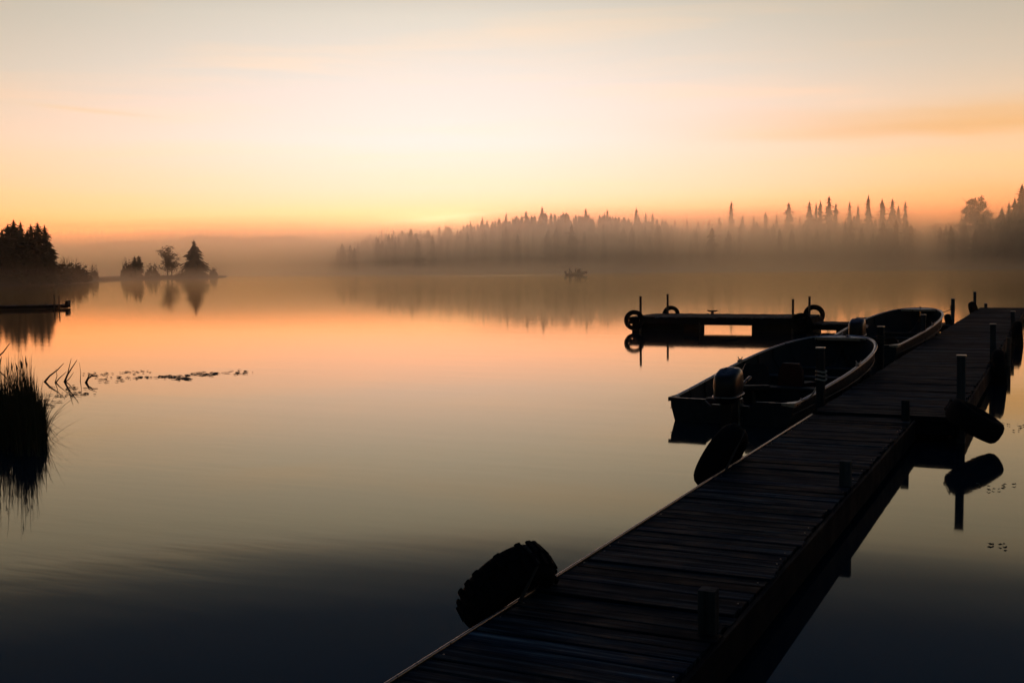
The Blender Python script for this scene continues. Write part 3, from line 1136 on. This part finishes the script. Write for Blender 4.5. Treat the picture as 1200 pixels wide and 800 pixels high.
tyre('chunky treaded tyre slumped on the near left edge of the dock', on_line(595, 690, XL - .14), tilt(.58, -.64, .50), .28, .22, 24, rope_to=(XL + .02, 5.2, DZ1 + .01))
tyre('large smooth tyre leaning on the dock below the stern of the near boat', on_line(845, 536, XL - .13), tilt(.78, -.50, .40), .325, .22, rope_to=(XL + .02, 9.3, DZ1 + .01))
hr = ray(1140, 495)
hr.z = 0
hr.normalize()
low_axis = hr.cross(Vector((0, 0, 1))) * .50 + Vector((0, 0, .86))
tyre('tilted tyre dipping into the water at the near right corner of the wide dock', on_line(1142, 493, XR2 + .21), low_axis, .315, .25, rope_to=(XR2 - .02, 13.5, DZ2 + .01))
tyre('tyre standing beside the second post of the right row', (XR2 + .17, rp[1][1] - .35, .25), (1, .05, .1), .32, .2, rope_to=(XR2 - .02, rp[1][1], DZ2 + .01))
tyre('tyre beside the farthest post of the right row', (XR2 + .19, rp[2][1] - .3, .25), (1, .04, .1), .32, .2, rope_to=(XR2 - .02, rp[2][1], DZ2 + .01))
tyre('tyre between the first two left posts beside the near boat', (XL - .13, lp[1][1] - 1.4, .17), (1, 0, .05), .29, .17)
tyre('tyre at the left post beyond the second boat', (XL - .14, lp[3][1] + .2, .24), (1, .1, .25), .33, .2)
tyre('tyre tied to the far left post at the end of the wide dock', (XL - .10, lp[4][1] + .1, .30), (1, .35, .3), .31, .2)
tyre('upright ring tyre on the near left corner of the raft', (-11.72, RY0 - .17, .36), (.25, -1, .05), .315, .17)
tyre('tyre behind the left end of the raft, half hidden by its deck', (-11.45, RY1 + .17, .42), (.1, -1, .25), .29, .17)
tyre('tyre behind the right end of the raft, its hole showing', (-6.78, RY1 + .2, .44), (.25, -1, .35), .33, .18)
tyre('tyre lying against the near right pole of the raft', (-6.6, RY0 - .14, .32), (.3, -1, .4), .31, .17)

# ------------------------------------------------------------------ boats
def boat_station(t, L, B, z0, z1):
    """half beam, gunwale height, chine half beam and height, keel height at t (0 stern .. 1 bow)"""
    u = max(0, (t - .40) / .60)
    b = B / 2 * (.90 + .10 * min(1, t / .40)) * max(0, 1 - u ** 3.08) ** .42
    g = z0 + (z1 - z0) * t ** 1.14
    cb = b * (.92 - .37 * t ** 2)
    cz = -.03 + .27 * t ** 2.4
    kz = -.10 + (g - .18 + .10) * max(0, (t - .55) / .45) ** 2.6
    return b, g, cb, min(cz, g - .05), min(kz, g - .08)


def rake(t, z, g):
    """the stem leans back below the gunwale"""
    return -.22 * max(0, (t - .6) / .4) ** 1.6 * (1 - max(0, z) / g)


def make_boat(label, loc, rz, L, B, z0, z1, seats, engine_z, group='moored motor boats', seatcol=None, thwarts=(.34, .58, .80)):
    r = random.Random(int(L * 100))
    t0 = thing('motor_boat', label, 'boat', loc, rz, group)
    NS = 30
    ts = [1 - (1 - i / NS) ** 1.9 for i in range(NS + 1)]
    ts[-1] = 1.0

    def section(t, inset=0.0, floor=None):
        b, g, cb, cz, kz = boat_station(t, L, B, z0, z1)
        b, cb = max(.004, b - inset), max(.003, cb - inset)
        pts = [(b, g - (.004 if inset else 0)), (b * .955 + cb * .045, g * .72 + cz * .28), (b * .52 + cb * .48, g * .4 + cz * .6), (cb, cz)]
        if floor is not None:
            pts = [(x, max(z, floor)) for x, z in pts]
            pts.append((cb * .5, max(floor, cz * .6 + inset)))
        else:
            pts.append((cb * .5, (cz + kz) / 2))
        pts.append((.0, max(floor, kz + inset) if floor is not None else kz))
        full = [(-x, z) for x, z in pts] + [(x, z) for x, z in reversed(pts[:-1])]
        return [(x, t * L + rake(t, z, g), z) for x, z in full]

    hull = MB()
    hull.loft([section(t) for t in ts], closed=False, caps=False)
    s0 = section(0)
    hull.build('hull', M_HULL, t0)
    inner = MB()
    rings = [[(x, y - .02 * t, z) for x, y, z in section(t, .018, .055)] for t in ts]
    inner.loft([list(reversed(x)) for x in rings], closed=False, caps=False)
    inner.build('hull_lining', M_INNER, t0)
    # transom: a thick plate with the notch for the engine
    tr = MB()
    out = [(x, z) for x, _, z in s0]
    gz = out[0][1]
    top = [(B * .45 - .0, gz), (.34, gz + .0), (.26, gz - .07), (-.26, gz - .07), (-.34, gz)]
    poly = out + [(x, z) for x, z in top[1:]]
    n = len(poly)
    vs = [(x, .0, z) for x, z in poly] + [(x, .045, z) for x, z in poly]
    tr.add(vs, [tuple(range(n)), tuple(range(2 * n - 1, n - 1, -1))] + [((i + 1) % n, i, n + i, n + (i + 1) % n) for i in range(n)])
    tr.build('transom', M_HULL, t0, (0, -.004, 0))
    tc_ = MB()
    tc_.box((0, .02, gz - .055), (.50, .075, .025))
    for s in (1, -1):
        tc_.box((s * (.34 + (B * .45 - .34) / 2 - .01), .02, gz + .008), (B * .45 - .36, .06, .02))
    tc_.build('transom_cap', M_HULL, t0)
    # gunwale: one bent extrusion from quarter to quarter round the stem
    g1 = []
    for t in ts[:-1]:
        b, g, *_ = boat_station(t, L, B, z0, z1)
        g1.append((b + .004, t * L, g))
    bowp = boat_station(1, L, B, z0, z1)[1]
    line = g1 + [(0, L + .012, bowp)] + [(-x, y, z) for x, y, z in reversed(g1)]
    gw = MB()
    gw.tube(line, .028, 8, flat=.6)
    gw.build('gunwale', M_ALU, t0)
    # spray rail along each side
    for s in (1, -1):
        pts = []
        for t in [i / 20 for i in range(19)]:
            b, g, cb, cz, kz = boat_station(t, L, B, z0, z1)
            z = g * .62 + cz * .38
            pts.append((s * (b * .93 + cb * .07 + .006), t * L + rake(t, z, g), z))
        rl = MB()
        rl.tube(pts, .007, 5)
        rl.build('rub_rail', M_HULL, t0)
    # bow plate
    bp_ = MB()
    tt = [.955, .97, .982, .991, .997]
    lft, rgt = [], []
    for t in tt:
        b, g, *_ = boat_station(t, L, B, z0, z1)
        lft.append((-b, t * L, g + .008))
        rgt.append((b, t * L, g + .008))
    vs = lft + rgt
    k = len(tt)
    bp_.add(vs, [(i, k + i, k + i + 1, i + 1) for i in range(k - 1)])
    bp_.add([(x, y, z - .02) for x, y, z in vs], [(i + 1, k + i + 1, k + i, i) for i in range(k - 1)])
    bp_.add([lft[0], rgt[0], (rgt[0][0], rgt[0][1], rgt[0][2] - .05), (lft[0][0], lft[0][1], lft[0][2] - .05)], [(0, 3, 2, 1)])
    bp_.build('bow_plate', M_ALU, t0)
    ring = MB()
    ring.tube([(.0, L - .09 + .035 * cos(a), bowp + .012 + .035 * abs(sin(a))) for a in [i * pi / 8 for i in range(9)]], .008, 6)
    ring.build('bow_eye', M_ALU, t0)
    # corner castings at the quarters
    for s in (1, -1):
        b, g, *_ = boat_station(0.0, L, B, z0, z1)
        c = MB()
        c.add([(s * (b + .03), -.02, g + .024), (s * (b - .14), -.02, g + .02), (s * (b - .09), .10, g + .022), (s * (b + .03), .26, g + .03),
               (s * (b + .03), -.02, g - .03), (s * (b - .14), -.02, g - .01), (s * (b - .09), .10, g - .01), (s * (b + .03), .26, g - .02)],
              [(0, 1, 2, 3), (7, 6, 5, 4), (0, 4, 5, 1), (1, 5, 6, 2), (2, 6, 7, 3), (3, 7, 4, 0)])
        c.build('corner_casting', M_ALU if s == 1 else M_HULL, t0)
    # ribs
    for t in [.12 + .105 * i for i in range(8)]:
        rb = MB()
        sec = section(t, .03, .065)
        rb.tube([Vector(p) for p in sec], .012, 4, smooth=False)
        rb.build('rib', M_INNER, t0)
    # thwarts
    for t in thwarts:
        b, g, cb, cz, kz = boat_station(t, L, B, z0, z1)
        z = .24 + .10 * t
        w = b * .93 - .03
        c = MB()
        c.box((0, 0, 0), (2 * w, .27, .035), ch=.008)
        c.box((0, -.11, -.12), (2 * w - .1, .02, .22))
        c.box((0, .11, -.12), (2 * w - .1, .02, .22))
        c.build('thwart', M_INNER, t0, (0, t * L, z))
    # pedestal seats with fold-down backs
    for sx, sy, turn, fold, mt_ in seats:
        se = MB()
        se.box((0, 0, 0), (.40, .40, .07), ch=.02)
        zz = .30
        st = link('seat', se.mesh('seat', mt_), t0, (sx, sy, zz))
        st.rotation_euler = (0, 0, turn)
        bk = MB()
        rings = []
        for k in range(7):
            a = k / 6
            w = .20 * (1 - .35 * a ** 3)
            d_, h_ = .03, .30 * a
            rings.append([(-w, -.17 - d_ + .05 * a, h_), (w, -.17 - d_ + .05 * a, h_), (w, -.17 + d_ + .05 * a, h_), (-w, -.17 + d_ + .05 * a, h_)])
        bk.loft(rings, smooth=False)
        o = bk.build('backrest', mt_, st, (0, 0, .03))
        o.rotation_euler = (fold, 0, 0)
        pd = MB()
        pd.tube([(0, 0, -.24), (0, 0, -.03)], .03, 8)
        pd.box((0, 0, -.02), (.24, .24, .02))
        pd.build('pedestal', M_POLE, st)
    # outboard engine
    em = bpy.data.objects.new('outboard_engine', None)
    col.objects.link(em)
    em.parent = t0
    em.location = (.06, -.13, 0)
    em.rotation_euler = (.04, 0, .06)
    cw = MB()
    zt = engine_z
    rings = []
    prof = [(.00, .62, .80), (.035, .86, .94), (.10, .97, 1), (.22, 1.0, 1.0), (.33, .98, .98), (.385, .90, .93), (.415, .70, .78), (.425, .35, .45)]
    for h_, fx, fy in prof:
        ring = []
        for k in range(20):
            a = 2 * pi * k / 20
            ca, sa = cos(a), sin(a)
            ex = abs(ca) ** .55 * (1 if ca > 0 else -1)
            ey = abs(sa) ** .55 * (1 if sa > 0 else -1)
            ring.append((.155 * fx * ex, -.10 + .27 * fy * ey + .03 * h_, zt - .425 + h_ - .05 * (ey < 0) * (h_ > .3) * abs(ey)))
        rings.append(ring)
    cw.loft(rings)
    cw.build('cowling', M_COWL, em)
    bd = MB()
    bd.tube([(.161 * (abs(cos(a)) ** .55) * (1 if cos(a) > 0 else -1), -.10 + .277 * (abs(sin(a)) ** .55) * (1 if sin(a) > 0 else -1), zt - .335) for a in [2 * pi * k / 24 for k in range(24)]],
            .010, 5, closed=True)
    bd.build('cowling_band', M_ALU, em)
    lg = MB()
    lg.loft([[(-.07, -.22, z), (.07, -.22, z), (.085, .04, z), (-.085, .04, z)] for z in (-.45, zt - .42)], smooth=False)
    lg.box((0, -.11, -.12), (.26, .38, .02))
    lg.build('drive_leg', M_COWL, em)
    br = MB()
    for s in (1, -1):
        br.box((s * .10, .10, z0 - .12), (.025, .16, .34))
    br.tube([(-.13, .06, z0 - .03), (.13, .06, z0 - .03)], .02, 8)
    br.build('clamp_bracket', M_ALU, em)
    th = MB()
    th.tube([(0, .14, zt - .34), (.02, .36, zt - .30), (.04, .62, zt - .25)], [.024, .02, .02], 8)
    th.tube([(.04, .60, zt - .253), (.05, .76, zt - .225)], [.026, .024], 8)
    th.build('tiller_handle', M_COWL, em)
    # loose line along the gunwale, oarlocks, a small tank under the stern bench
    for s in (1, -1):
        b, g, *_ = boat_station(.52, L, B, z0, z1)
        ol = MB()
        ol.box((s * b, 0, g + .025), (.05, .12, .03))
        ol.tube([(s * b + .035 * cos(a), 0, g + .085 - .04 * sin(a)) for a in [i * pi / 6 for i in range(7)]], .008, 6)
        ol.build('oarlock', M_ALU, t0, (0, .52 * L, 0))
    fl = MB()
    fl.box((0, 0, 0), (.36, .25, .2), ch=.04)
    fl.tube([(0, 0, .1), (0, 0, .14)], .04, 8)
    fl.build('fuel_tank', M_RED, t0, (-.3, .45, .17))
    return t0


b1s = Vector((-3.735, 13.991, 0))
b1b = b1s + Vector((sin(.08), cos(.08), 0)) * 5.8
BOAT1 = dict(L=(b1b - b1s).length, B=1.815, z0=.285, z1=.795)
boat1 = make_boat('near dark motor boat with two swivel seats, stern and black engine toward us', b1s, atan2(b1b.y - b1s.y, b1b.x - b1s.x) - pi / 2,
                  BOAT1['L'], BOAT1['B'], BOAT1['z0'], BOAT1['z1'], [(-.25, 1.7, .5, -.12, M_VINYL), (.2, 2.3, -.25, .1, M_RED)], .745)
b2s = Vector((-3.636, 23.53, 0))
b2b = b2s + Vector((sin(.09), cos(.09), 0)) * 6.4
boat2 = make_boat('farther dark motor boat moored ahead of the near one, bow by the third post', b2s, atan2(b2b.y - b2s.y, b2b.x - b2s.x) - pi / 2,
                  (b2b - b2s).length, 1.75, .368, .885, [(.2, 2.0, .2, .9, M_VINYL)], .93, thwarts=(.30, .55, .78))


def sag(a, b, drop, n=10):
    a, b = Vector(a), Vector(b)
    return [a.lerp(b, i / n) - Vector((0, 0, drop * 4 * (i / n) * (1 - i / n))) for i in range(n + 1)]


def boat_pt(o, p):
    return o.location + Matrix.Rotation(o.rotation_euler.z, 3, 'Z') @ Vector(p)


def mooring(label, a, b, drop, coil_at, m_, rad=.011):
    k = MB()
    k.tube(sag(a, b, drop), rad, 6)
    c = Vector(coil_at)
    for j in range(3):
        k.tube([c + Vector((.065 * cos(w), .065 * sin(w), .05 * j - .05 + .008 * sin(w * 2))) for w in [i * pi / 7 for i in range(14)]], rad, 5, closed=True)
    tag(k.build('mooring_line', m_), label, 'rope', 'mooring lines')


g0 = boat_station(.06, BOAT1['L'], BOAT1['B'], .285, .795)
mooring('pale mooring line from the near boat stern to the dock', boat_pt(boat1, (g0[0], .3, g0[1] + .03)), (lp[0][0], lp[0][1] - .05, .62), .10, (lp[0][0], lp[0][1], .66), M_ROPE)
mooring('dark mooring line from the near boat bow to the second left post', boat_pt(boat1, (0, BOAT1['L'] - .10, .83)), (lp[1][0], lp[1][1], .75), .05, (lp[1][0], lp[1][1], .78), M_DROPE)
mooring('dark mooring line from the far boat bow to its post', boat_pt(boat2, (0, (b2b - b2s).length - .10, .92)), (lp[3][0], lp[3][1], .72), .12, (lp[3][0], lp[3][1], .75), M_DROPE)


# ------------------------------------------------------------------ the boat out on the lake
far_p = at(675, 322.4)
hd = atan2(AX[0].y, AX[0].x) - pi / 2 + radians(-16)
fbt = thing('motor_boat', 'small open motor boat crossing the misty lake with two people', 'boat', far_p, hd)
L, B = 5.0, 1.8
h_ = MB()
rings = []
for i in range(13):
    t = min(.999, i / 12)
    u = max(0, (t - .45) / .55)
    b = B / 2 * (1 - u ** 2.4) ** .8
    g = .50 + .45 * t ** 2
    kz = -.1 + .75 * max(0, (t - .6) / .4) ** 2.2
    rings.append([(-b, t * L - 2.3, g), (-b * .8, t * L - 2.3, .15 + .2 * t), (0, t * L - 2.3, min(kz, g - .05)), (b * .8, t * L - 2.3, .15 + .2 * t), (b, t * L - 2.3, g), (b * .86, t * L - 2.3, g - .02),
                  (b * .6, t * L - 2.3, .30 + .25 * t), (-b * .6, t * L - 2.3, .30 + .25 * t), (-b * .86, t * L - 2.3, g - .02)])
h_.loft(rings)
h_.build('hull', M_HULL, fbt)
e_ = MB()
e_.box((0, -2.5, .72), (.36, .5, .55), ch=.1)
e_.box((0, -2.5, .2), (.14, .2, .7))
e_.build('outboard_engine', M_COWL, fbt)
c_ = MB()
c_.box((0, .75, .95), (1.3, .7, .75), ch=.12)
c_.box((0, 1.05, 1.42), (1.1, .05, .28))
c_.build('console', M_HULL, fbt)
s_ = MB()
s_.box((0, -1.45, .62), (1.2, .35, .3), ch=.03)
s_.build('bench', M_INNER, fbt)


def person(label, loc, rz, seat_z, lean=0.0, arm=.3, hood=False):
    """a seated figure grown as one skin over its joints"""
    J = [(0, 0, seat_z, .15), (0, .02 + lean * .4, seat_z + .26, .15), (0, .02 + lean, seat_z + .48, .145), (0, .03 + lean * 1.15, seat_z + .58, .065), (0, .05 + lean * 1.25, seat_z + .72, .105),
         (0, .05 + lean * 1.28, seat_z + .80, .085)]
    E_ = [(0, 1), (1, 2), (2, 3), (3, 4), (4, 5)]
    for s in (1, -1):
        o = len(J)
        J += [(s * .20, .01 + lean, seat_z + .46, .075), (s * .27, .06 + lean, seat_z + .22, .055), (s * .20, .28 + arm * .3, seat_z + .16 + arm * .1, .042), (s * .19, .37 + arm * .3, seat_z + .17 + arm * .1, .045)]
        E_ += [(2, o), (o, o + 1), (o + 1, o + 2), (o + 2, o + 3)]
        o = len(J)
        J += [(s * .11, .05, seat_z - .02, .10), (s * .14, .45, seat_z + .02, .075), (s * .14, .50, seat_z - .36, .055), (s * .14, .66, seat_z - .40, .05)]
        E_ += [(0, o), (o, o + 1), (o + 1, o + 2), (o + 2, o + 3)]
    me = bpy.data.meshes.new('person')
    me.from_pydata([j[:3] for j in J], E_, [])
    me.materials.append(M_CLOTH)
    o = link('person', me, None, loc)
    o.rotation_euler = (0, 0, rz)
    sk = o.modifiers.new('skin', 'SKIN')
    if not me.skin_vertices:
        me.attributes.new('sk', 'FLOAT', 'POINT')
    for i, sv in enumerate(me.skin_vertices[0].data):
        sv.radius = (J[i][3], J[i][3] * .85)
        sv.use_root = i == 0
    o.modifiers.new('smooth', 'SUBSURF').levels = 1
    return tag(o, label, 'person', 'people in the far boat')


rotb = Matrix.Rotation(hd, 3, 'Z')
person('person in dark clothes sitting upright at the stern of the far boat', far_p + rotb @ Vector((.1, -1.5, 0)), hd, .92, .02, .2)
person('person in dark clothes hunched in the middle of the far boat', far_p + rotb @ Vector((-.15, -.25, 0)), hd, .78, .14, .6)
# low wake ridges trailing to the left of it
wk = MB()
wdir = (AX[0] * -1)
wdir.z = 0
wdir.normalize()
wn_ = Vector((-wdir.y, wdir.x, 0))
for off, wd, h0, ln in ((-1.0, 1.1, .07, 62), (.9, 1.3, .07, 50), (-4.5, 1.5, .04, 50), (4.0, 1.5, .05, 36)):
    n_ = 60
    vs = []
    for i in range(n_ + 1):
        k = i / n_
        c = far_p + wdir * (2.0 + ln * k) + wn_ * (off * (1 + 5 * k) + .25 * sin(i * .9 + off))
        hh = h0 * (1 - k) ** .8 * (.55 + .45 * abs(sin(i * .63 + off * 2)))
        vs += [c - wn_ * wd, c + Vector((0, 0, hh)), c + wn_ * wd]
    for v in vs[::3] + vs[2::3]:
        v.z = -.02
    wk.add(vs, [(3 * i + j, 3 * i + 3 + j, 3 * i + 4 + j, 3 * i + 1 + j) for i in range(n_) for j in (0, 1)], True)
tag(wk.build('wake', M_WATER), 'low wake trailing behind the far motor boat', kind='stuff')

# ------------------------------------------------------------------ reeds, twigs, floating weed
rd = MB()
r = random.Random(8)


def blade(b, base, h, lean, az_, w, bend):
    n_ = 5
    d = Vector((cos(az_), sin(az_), 0))
    s = Vector((-sin(az_ + .6), cos(az_ + .6), 0))
    vs = []
    for i in range(n_ + 1):
        k = i / n_
        c = Vector(base) + d * (lean * k + bend * k * k) + Vector((0, 0, h * (k - .18 * bend * k * k)))
        ww = w * (1 - k ** 1.6) + .0008
        vs += [c - s * ww, c + s * ww]
    b.add(vs, [(2 * i, 2 * i + 1, 2 * i + 3, 2 * i + 2) for i in range(n_)])


for i in range(2300):
    px = 54 - abs(r.gauss(0, 30)) if r.random() < .6 else r.uniform(-120, 40)
    py = 512 + r.gauss(0, 12)
    p = at(px, min(540, max(486, py)), -.05)
    edge = max(.16, min(1, (63 - px) / 30)) ** .7
    h = min(1.02, r.gauss(.66, .17) if r.random() < .8 else r.uniform(.2, .6)) * edge + .03
    blade(rd, p, h, r.gauss(0, .05), r.uniform(0, 6.28), r.uniform(.0035, .008), abs(r.gauss(0, .07)))
for i in range(60):                        # broken and arching blades at the rim, a few seed heads
    p = at(r.uniform(20, 60), 512 + r.gauss(0, 9), -.05)
    blade(rd, p, r.uniform(.15, .6), r.uniform(.0, .2), atan2(AX[0].y, AX[0].x) + r.gauss(0, .7), .004, r.uniform(.1, .45))
for i in range(15):
    p = at(r.uniform(-15, 40), 508 + r.gauss(0, 8), 0)
    hh = r.uniform(.6, .9)
    q = p + Vector((r.gauss(0, .06), r.gauss(0, .06), hh))
    rd.tube([p, p.lerp(q, .6), q], [.004, .003, .002], 4, caps=False)
    rd.tube([q, q + Vector((.003, .002, .05)), q + Vector((r.gauss(0, .02), .0, .11))], [.004, .010, .002], 5, caps=False)
tag(rd.build('reeds', M_REED), 'dark clump of reeds at the left picture edge', kind='stuff')


def twig(label, pts, rad, forks=()):
    b = MB()
    n_ = len(pts)
    b.tube(pts, [rad * (1 - .75 * i / (n_ - 1)) for i in range(n_)], 6)
    for f in forks:
        b.tube(f, [rad * .6 * (1 - .7 * i / (len(f) - 1)) for i in range(len(f))], 5)
    tag(b.build('dead_branch', M_TWIG), label, 'branch', 'dead branches in the shallows')


def tw(px, py, *more):
    """base on the water at (px, py); the rest given as pixel offsets right and up at that distance"""
    p = at(px, py, -.03)
    q = at(px + 1, py, -.03)
    u = (p - Vector((0, 0, EYE))).length / FPX
    rgt = Vector((AX[0].x, AX[0].y, 0)).normalized()
    fwd = Vector((AX[1].x, AX[1].y, 0)).normalized()
    return [p] + [p + rgt * (a * u) + Vector((0, 0, b_ * u)) + fwd * (c_ * u) for a, b_, c_ in more]


twig('dead branch leaning right, first in the row beyond the reeds', tw(51, 449, (7, 8, 0), (14, 14, 4), (21, 21, 4)), .022)
twig('short dead branch, second in the row beyond the reeds', tw(64, 450, (5, 6, 0), (12, 13, 3)), .016, (tw(64, 450, (3, 9, 0), (2, 17, 0)),))
twig('tall forked dead branch, third in the row beyond the reeds', tw(75, 449, (4, 9, 0), (8, 16, 2), (15, 25, 0)), .022, (tw(75, 449, (4, 9, 0), (7, 20, 0), (9, 27, 0)), tw(75, 449, (6, 5, 0), (11, 12, 0))))
twig('thin dead stem, fourth in the row beyond the reeds', tw(94, 448, (1, 10, 0), (0, 22, 0)), .008)
twig('thick crooked dead branch at the right end of the row', tw(100, 450, (3, 6, 0), (7, 9, 2), (12, 9, 4)), .026, (tw(100, 450, (4, 9, 0), (12, 12, 0)),))
twig('dead branch curving in from the left picture edge above the reeds', tw(-12, 428, (8, 8, 0), (15, 14, 0), (22, 23, 0)), .03)


def weed_patch(label, pts, n_, sx, sy, smin, smax, seed):
    rr_ = random.Random(seed)
    b = MB()
    for i in range(n_):
        px, py = pts[rr_.randrange(len(pts))]
        p = at(px + rr_.gauss(0, sx), py + rr_.gauss(0, sy), .004 + rr_.uniform(0, .004))
        k = rr_.uniform(smin, smax)
        a0, e = rr_.uniform(0, 6.28), rr_.uniform(.25, .7)
        n2 = 7
        ring = []
        for j in range(n2):
            w = 2 * pi * j / n2
            x, y = cos(w) * k, sin(w) * k * e
            ring.append((p.x + x * cos(a0) - y * sin(a0), p.y + x * sin(a0) + y * cos(a0), p.z + rr_.uniform(0, .010)))
        b.add(ring + [(p.x, p.y, p.z + .014)], [(j, (j + 1) % n2, n2) for j in range(n2)])
    tag(b.build('floating_weed', M_WEED), label, kind='stuff')


weed_patch('dark mat of floating weed on the calm water left of centre', [(178, 442), (190, 441), (200, 441), (208, 443), (214, 444), (222, 440), (232, 438.5), (242, 438), (252, 437.5)], 90, 8, .8, .03, .10, 1)
weed_patch('thin scatter of floating weed around the dead branches', [(70, 463), (60, 470), (85, 455), (120, 444), (135, 445), (150, 443), (160, 436), (118, 438), (52, 476), (95, 461), (280, 437)], 150, 9, 1.4, .02, .07, 2)
weed_patch('few scraps of floating weed right of the dock', [(1150, 567), (1160, 570), (1166, 574), (1180, 568), (1185, 497), (1192, 505), (1198, 500), (1172, 639), (1178, 642)], 26, 6, .9, .010, .03, 3)

# ------------------------------------------------------------------ haze and mist
def volume_box(name, label, lo, hi, mt, rz=0.0, mid=None):
    b = MB()
    c = [(a + b_) / 2 for a, b_ in zip(lo, hi)]
    b.box((0, 0, 0), [b_ - a for a, b_ in zip(lo, hi)])
    o = b.build(name, mt, None, Vector(c) if mid is None else mid)
    o.rotation_euler = (0, 0, rz)
    return tag(o, label, kind='stuff')


hm = bpy.data.materials.new('haze_air')
hm.use_nodes = True
ht = hm.node_tree
ht.nodes.clear()
hv = N(ht, 'ShaderNodeVolumePrincipled')
hv.inputs['Color'].default_value = (1, .90, .76, 1)
hv.inputs['Density'].default_value = .00017
hv.inputs['Anisotropy'].default_value = .82
ho = N(ht, 'ShaderNodeOutputMaterial')
ht.links.new(hv.outputs[0], ho.inputs['Volume'])
volume_box('haze', 'thin even morning haze over the lake', (-2600, -2600, -2), (2600, 2600, 84), hm)


def mist_material(name, dens, z0, z1, scale, lo, hi, near_d, far_d, turn=None, aniso=.95, power=.9, color=(1, .92, .77)):
    """mist that thins upward, in drifting clumps, between two distances from the camera's shore"""
    mt = bpy.data.materials.new(name)
    mt.use_nodes = True
    t = mt.node_tree
    t.nodes.clear()
    g = N(t, 'ShaderNodeNewGeometry')
    sp = N(t, 'ShaderNodeSeparateXYZ')
    t.links.new(g.outputs['Position'], sp.inputs[0])
    mp = N(t, 'ShaderNodeMapping')
    mp.inputs['Scale'].default_value = scale
    t.links.new(g.outputs['Position'], mp.inputs['Vector'])
    n = noise(t, mp.outputs[0], 1.0, 3, .55, .6)
    cl = ramp(t, n, [(lo, 0), (hi, 1)], 'EASE')
    # height of the mist top varies with the clumps
    top = mathn(t, 'ADD', mathn(t, 'MULTIPLY', n, (z1 - z0) * 1.1), z0 + (z1 - z0) * .45)
    hh = mathn(t, 'SUBTRACT', 1.0, mathn(t, 'DIVIDE', sp.outputs[2], top), clamp=True)
    hh = mathn(t, 'POWER', hh, power)
    if turn is None:
        dist = mathn(t, 'SQRT', mathn(t, 'ADD', mathn(t, 'MULTIPLY', sp.outputs[0], sp.outputs[0]), mathn(t, 'MULTIPLY', sp.outputs[1], sp.outputs[1])))
    else:                                   # the bank follows the line of the far shore
        w_ = YAW - turn
        dist = mathn(t, 'ADD', mathn(t, 'MULTIPLY', sp.outputs[0], -sin(w_)), mathn(t, 'MULTIPLY', sp.outputs[1], cos(w_)))
    fade = mathn(t, 'DIVIDE', mathn(t, 'SUBTRACT', dist, near_d), far_d - near_d, clamp=True)
    d = mathn(t, 'MULTIPLY', mathn(t, 'MULTIPLY', hh, mathn(t, 'ADD', mathn(t, 'MULTIPLY', cl, .6), .4)), mathn(t, 'MULTIPLY', fade, dens))
    v = N(t, 'ShaderNodeVolumePrincipled')
    v.inputs['Color'].default_value = (*color, 1)
    v.inputs['Anisotropy'].default_value = aniso
    t.links.new(d, v.inputs['Density'])
    o = N(t, 'ShaderNodeOutputMaterial')
    t.links.new(v.outputs[0], o.inputs['Volume'])
    mt.cycles.volume_step_rate = MIST_STEP
    return mt


MIST_STEP = .35
cy, sy_ = cos(YAW), sin(YAW)
volume_box('mist', 'pale mist lying low over the open water', (-560, -190, -.4), (560, 190, 5), mist_material('low_mist', .0075, .3, 3.2, (.014, .014, .06), .3, .7, 65, 290), YAW,
           Vector((-sy_ * 235, cy * 235, 2.3)))
volume_box('mist', 'thick fog bank hanging in the far shore forest', (-640, -300, -.5), (640, 300, 36), mist_material('fog_bank', .034, 5, 22, (.006, .006, .03), .30, .62, 255, 320, radians(33)), YAW,
           Vector((-sy_ * 560, cy * 560, 17.75)))
volume_box('mist', 'thin drifting mist reaching out from the far shore', (-620, -200, -.5), (620, 200, 18), mist_material('shore_mist', .0065, 6, 15, (.016, .016, .07), .38, .62, 170, 275, radians(33), .93, .7), YAW,
           Vector((-sy_ * 310, cy * 310, 8.75)))
volume_box('mist', 'orange fog bank over the open left arm of the lake', (-900, -300, -.5), (900, 300, 76), mist_material('valley_fog', .010, 32, 52, (.003, .003, .012), .3, .7, 860, 960, power=.6), YAW,
           Vector((-sy_ * 1160, cy * 1160, 37.75)))
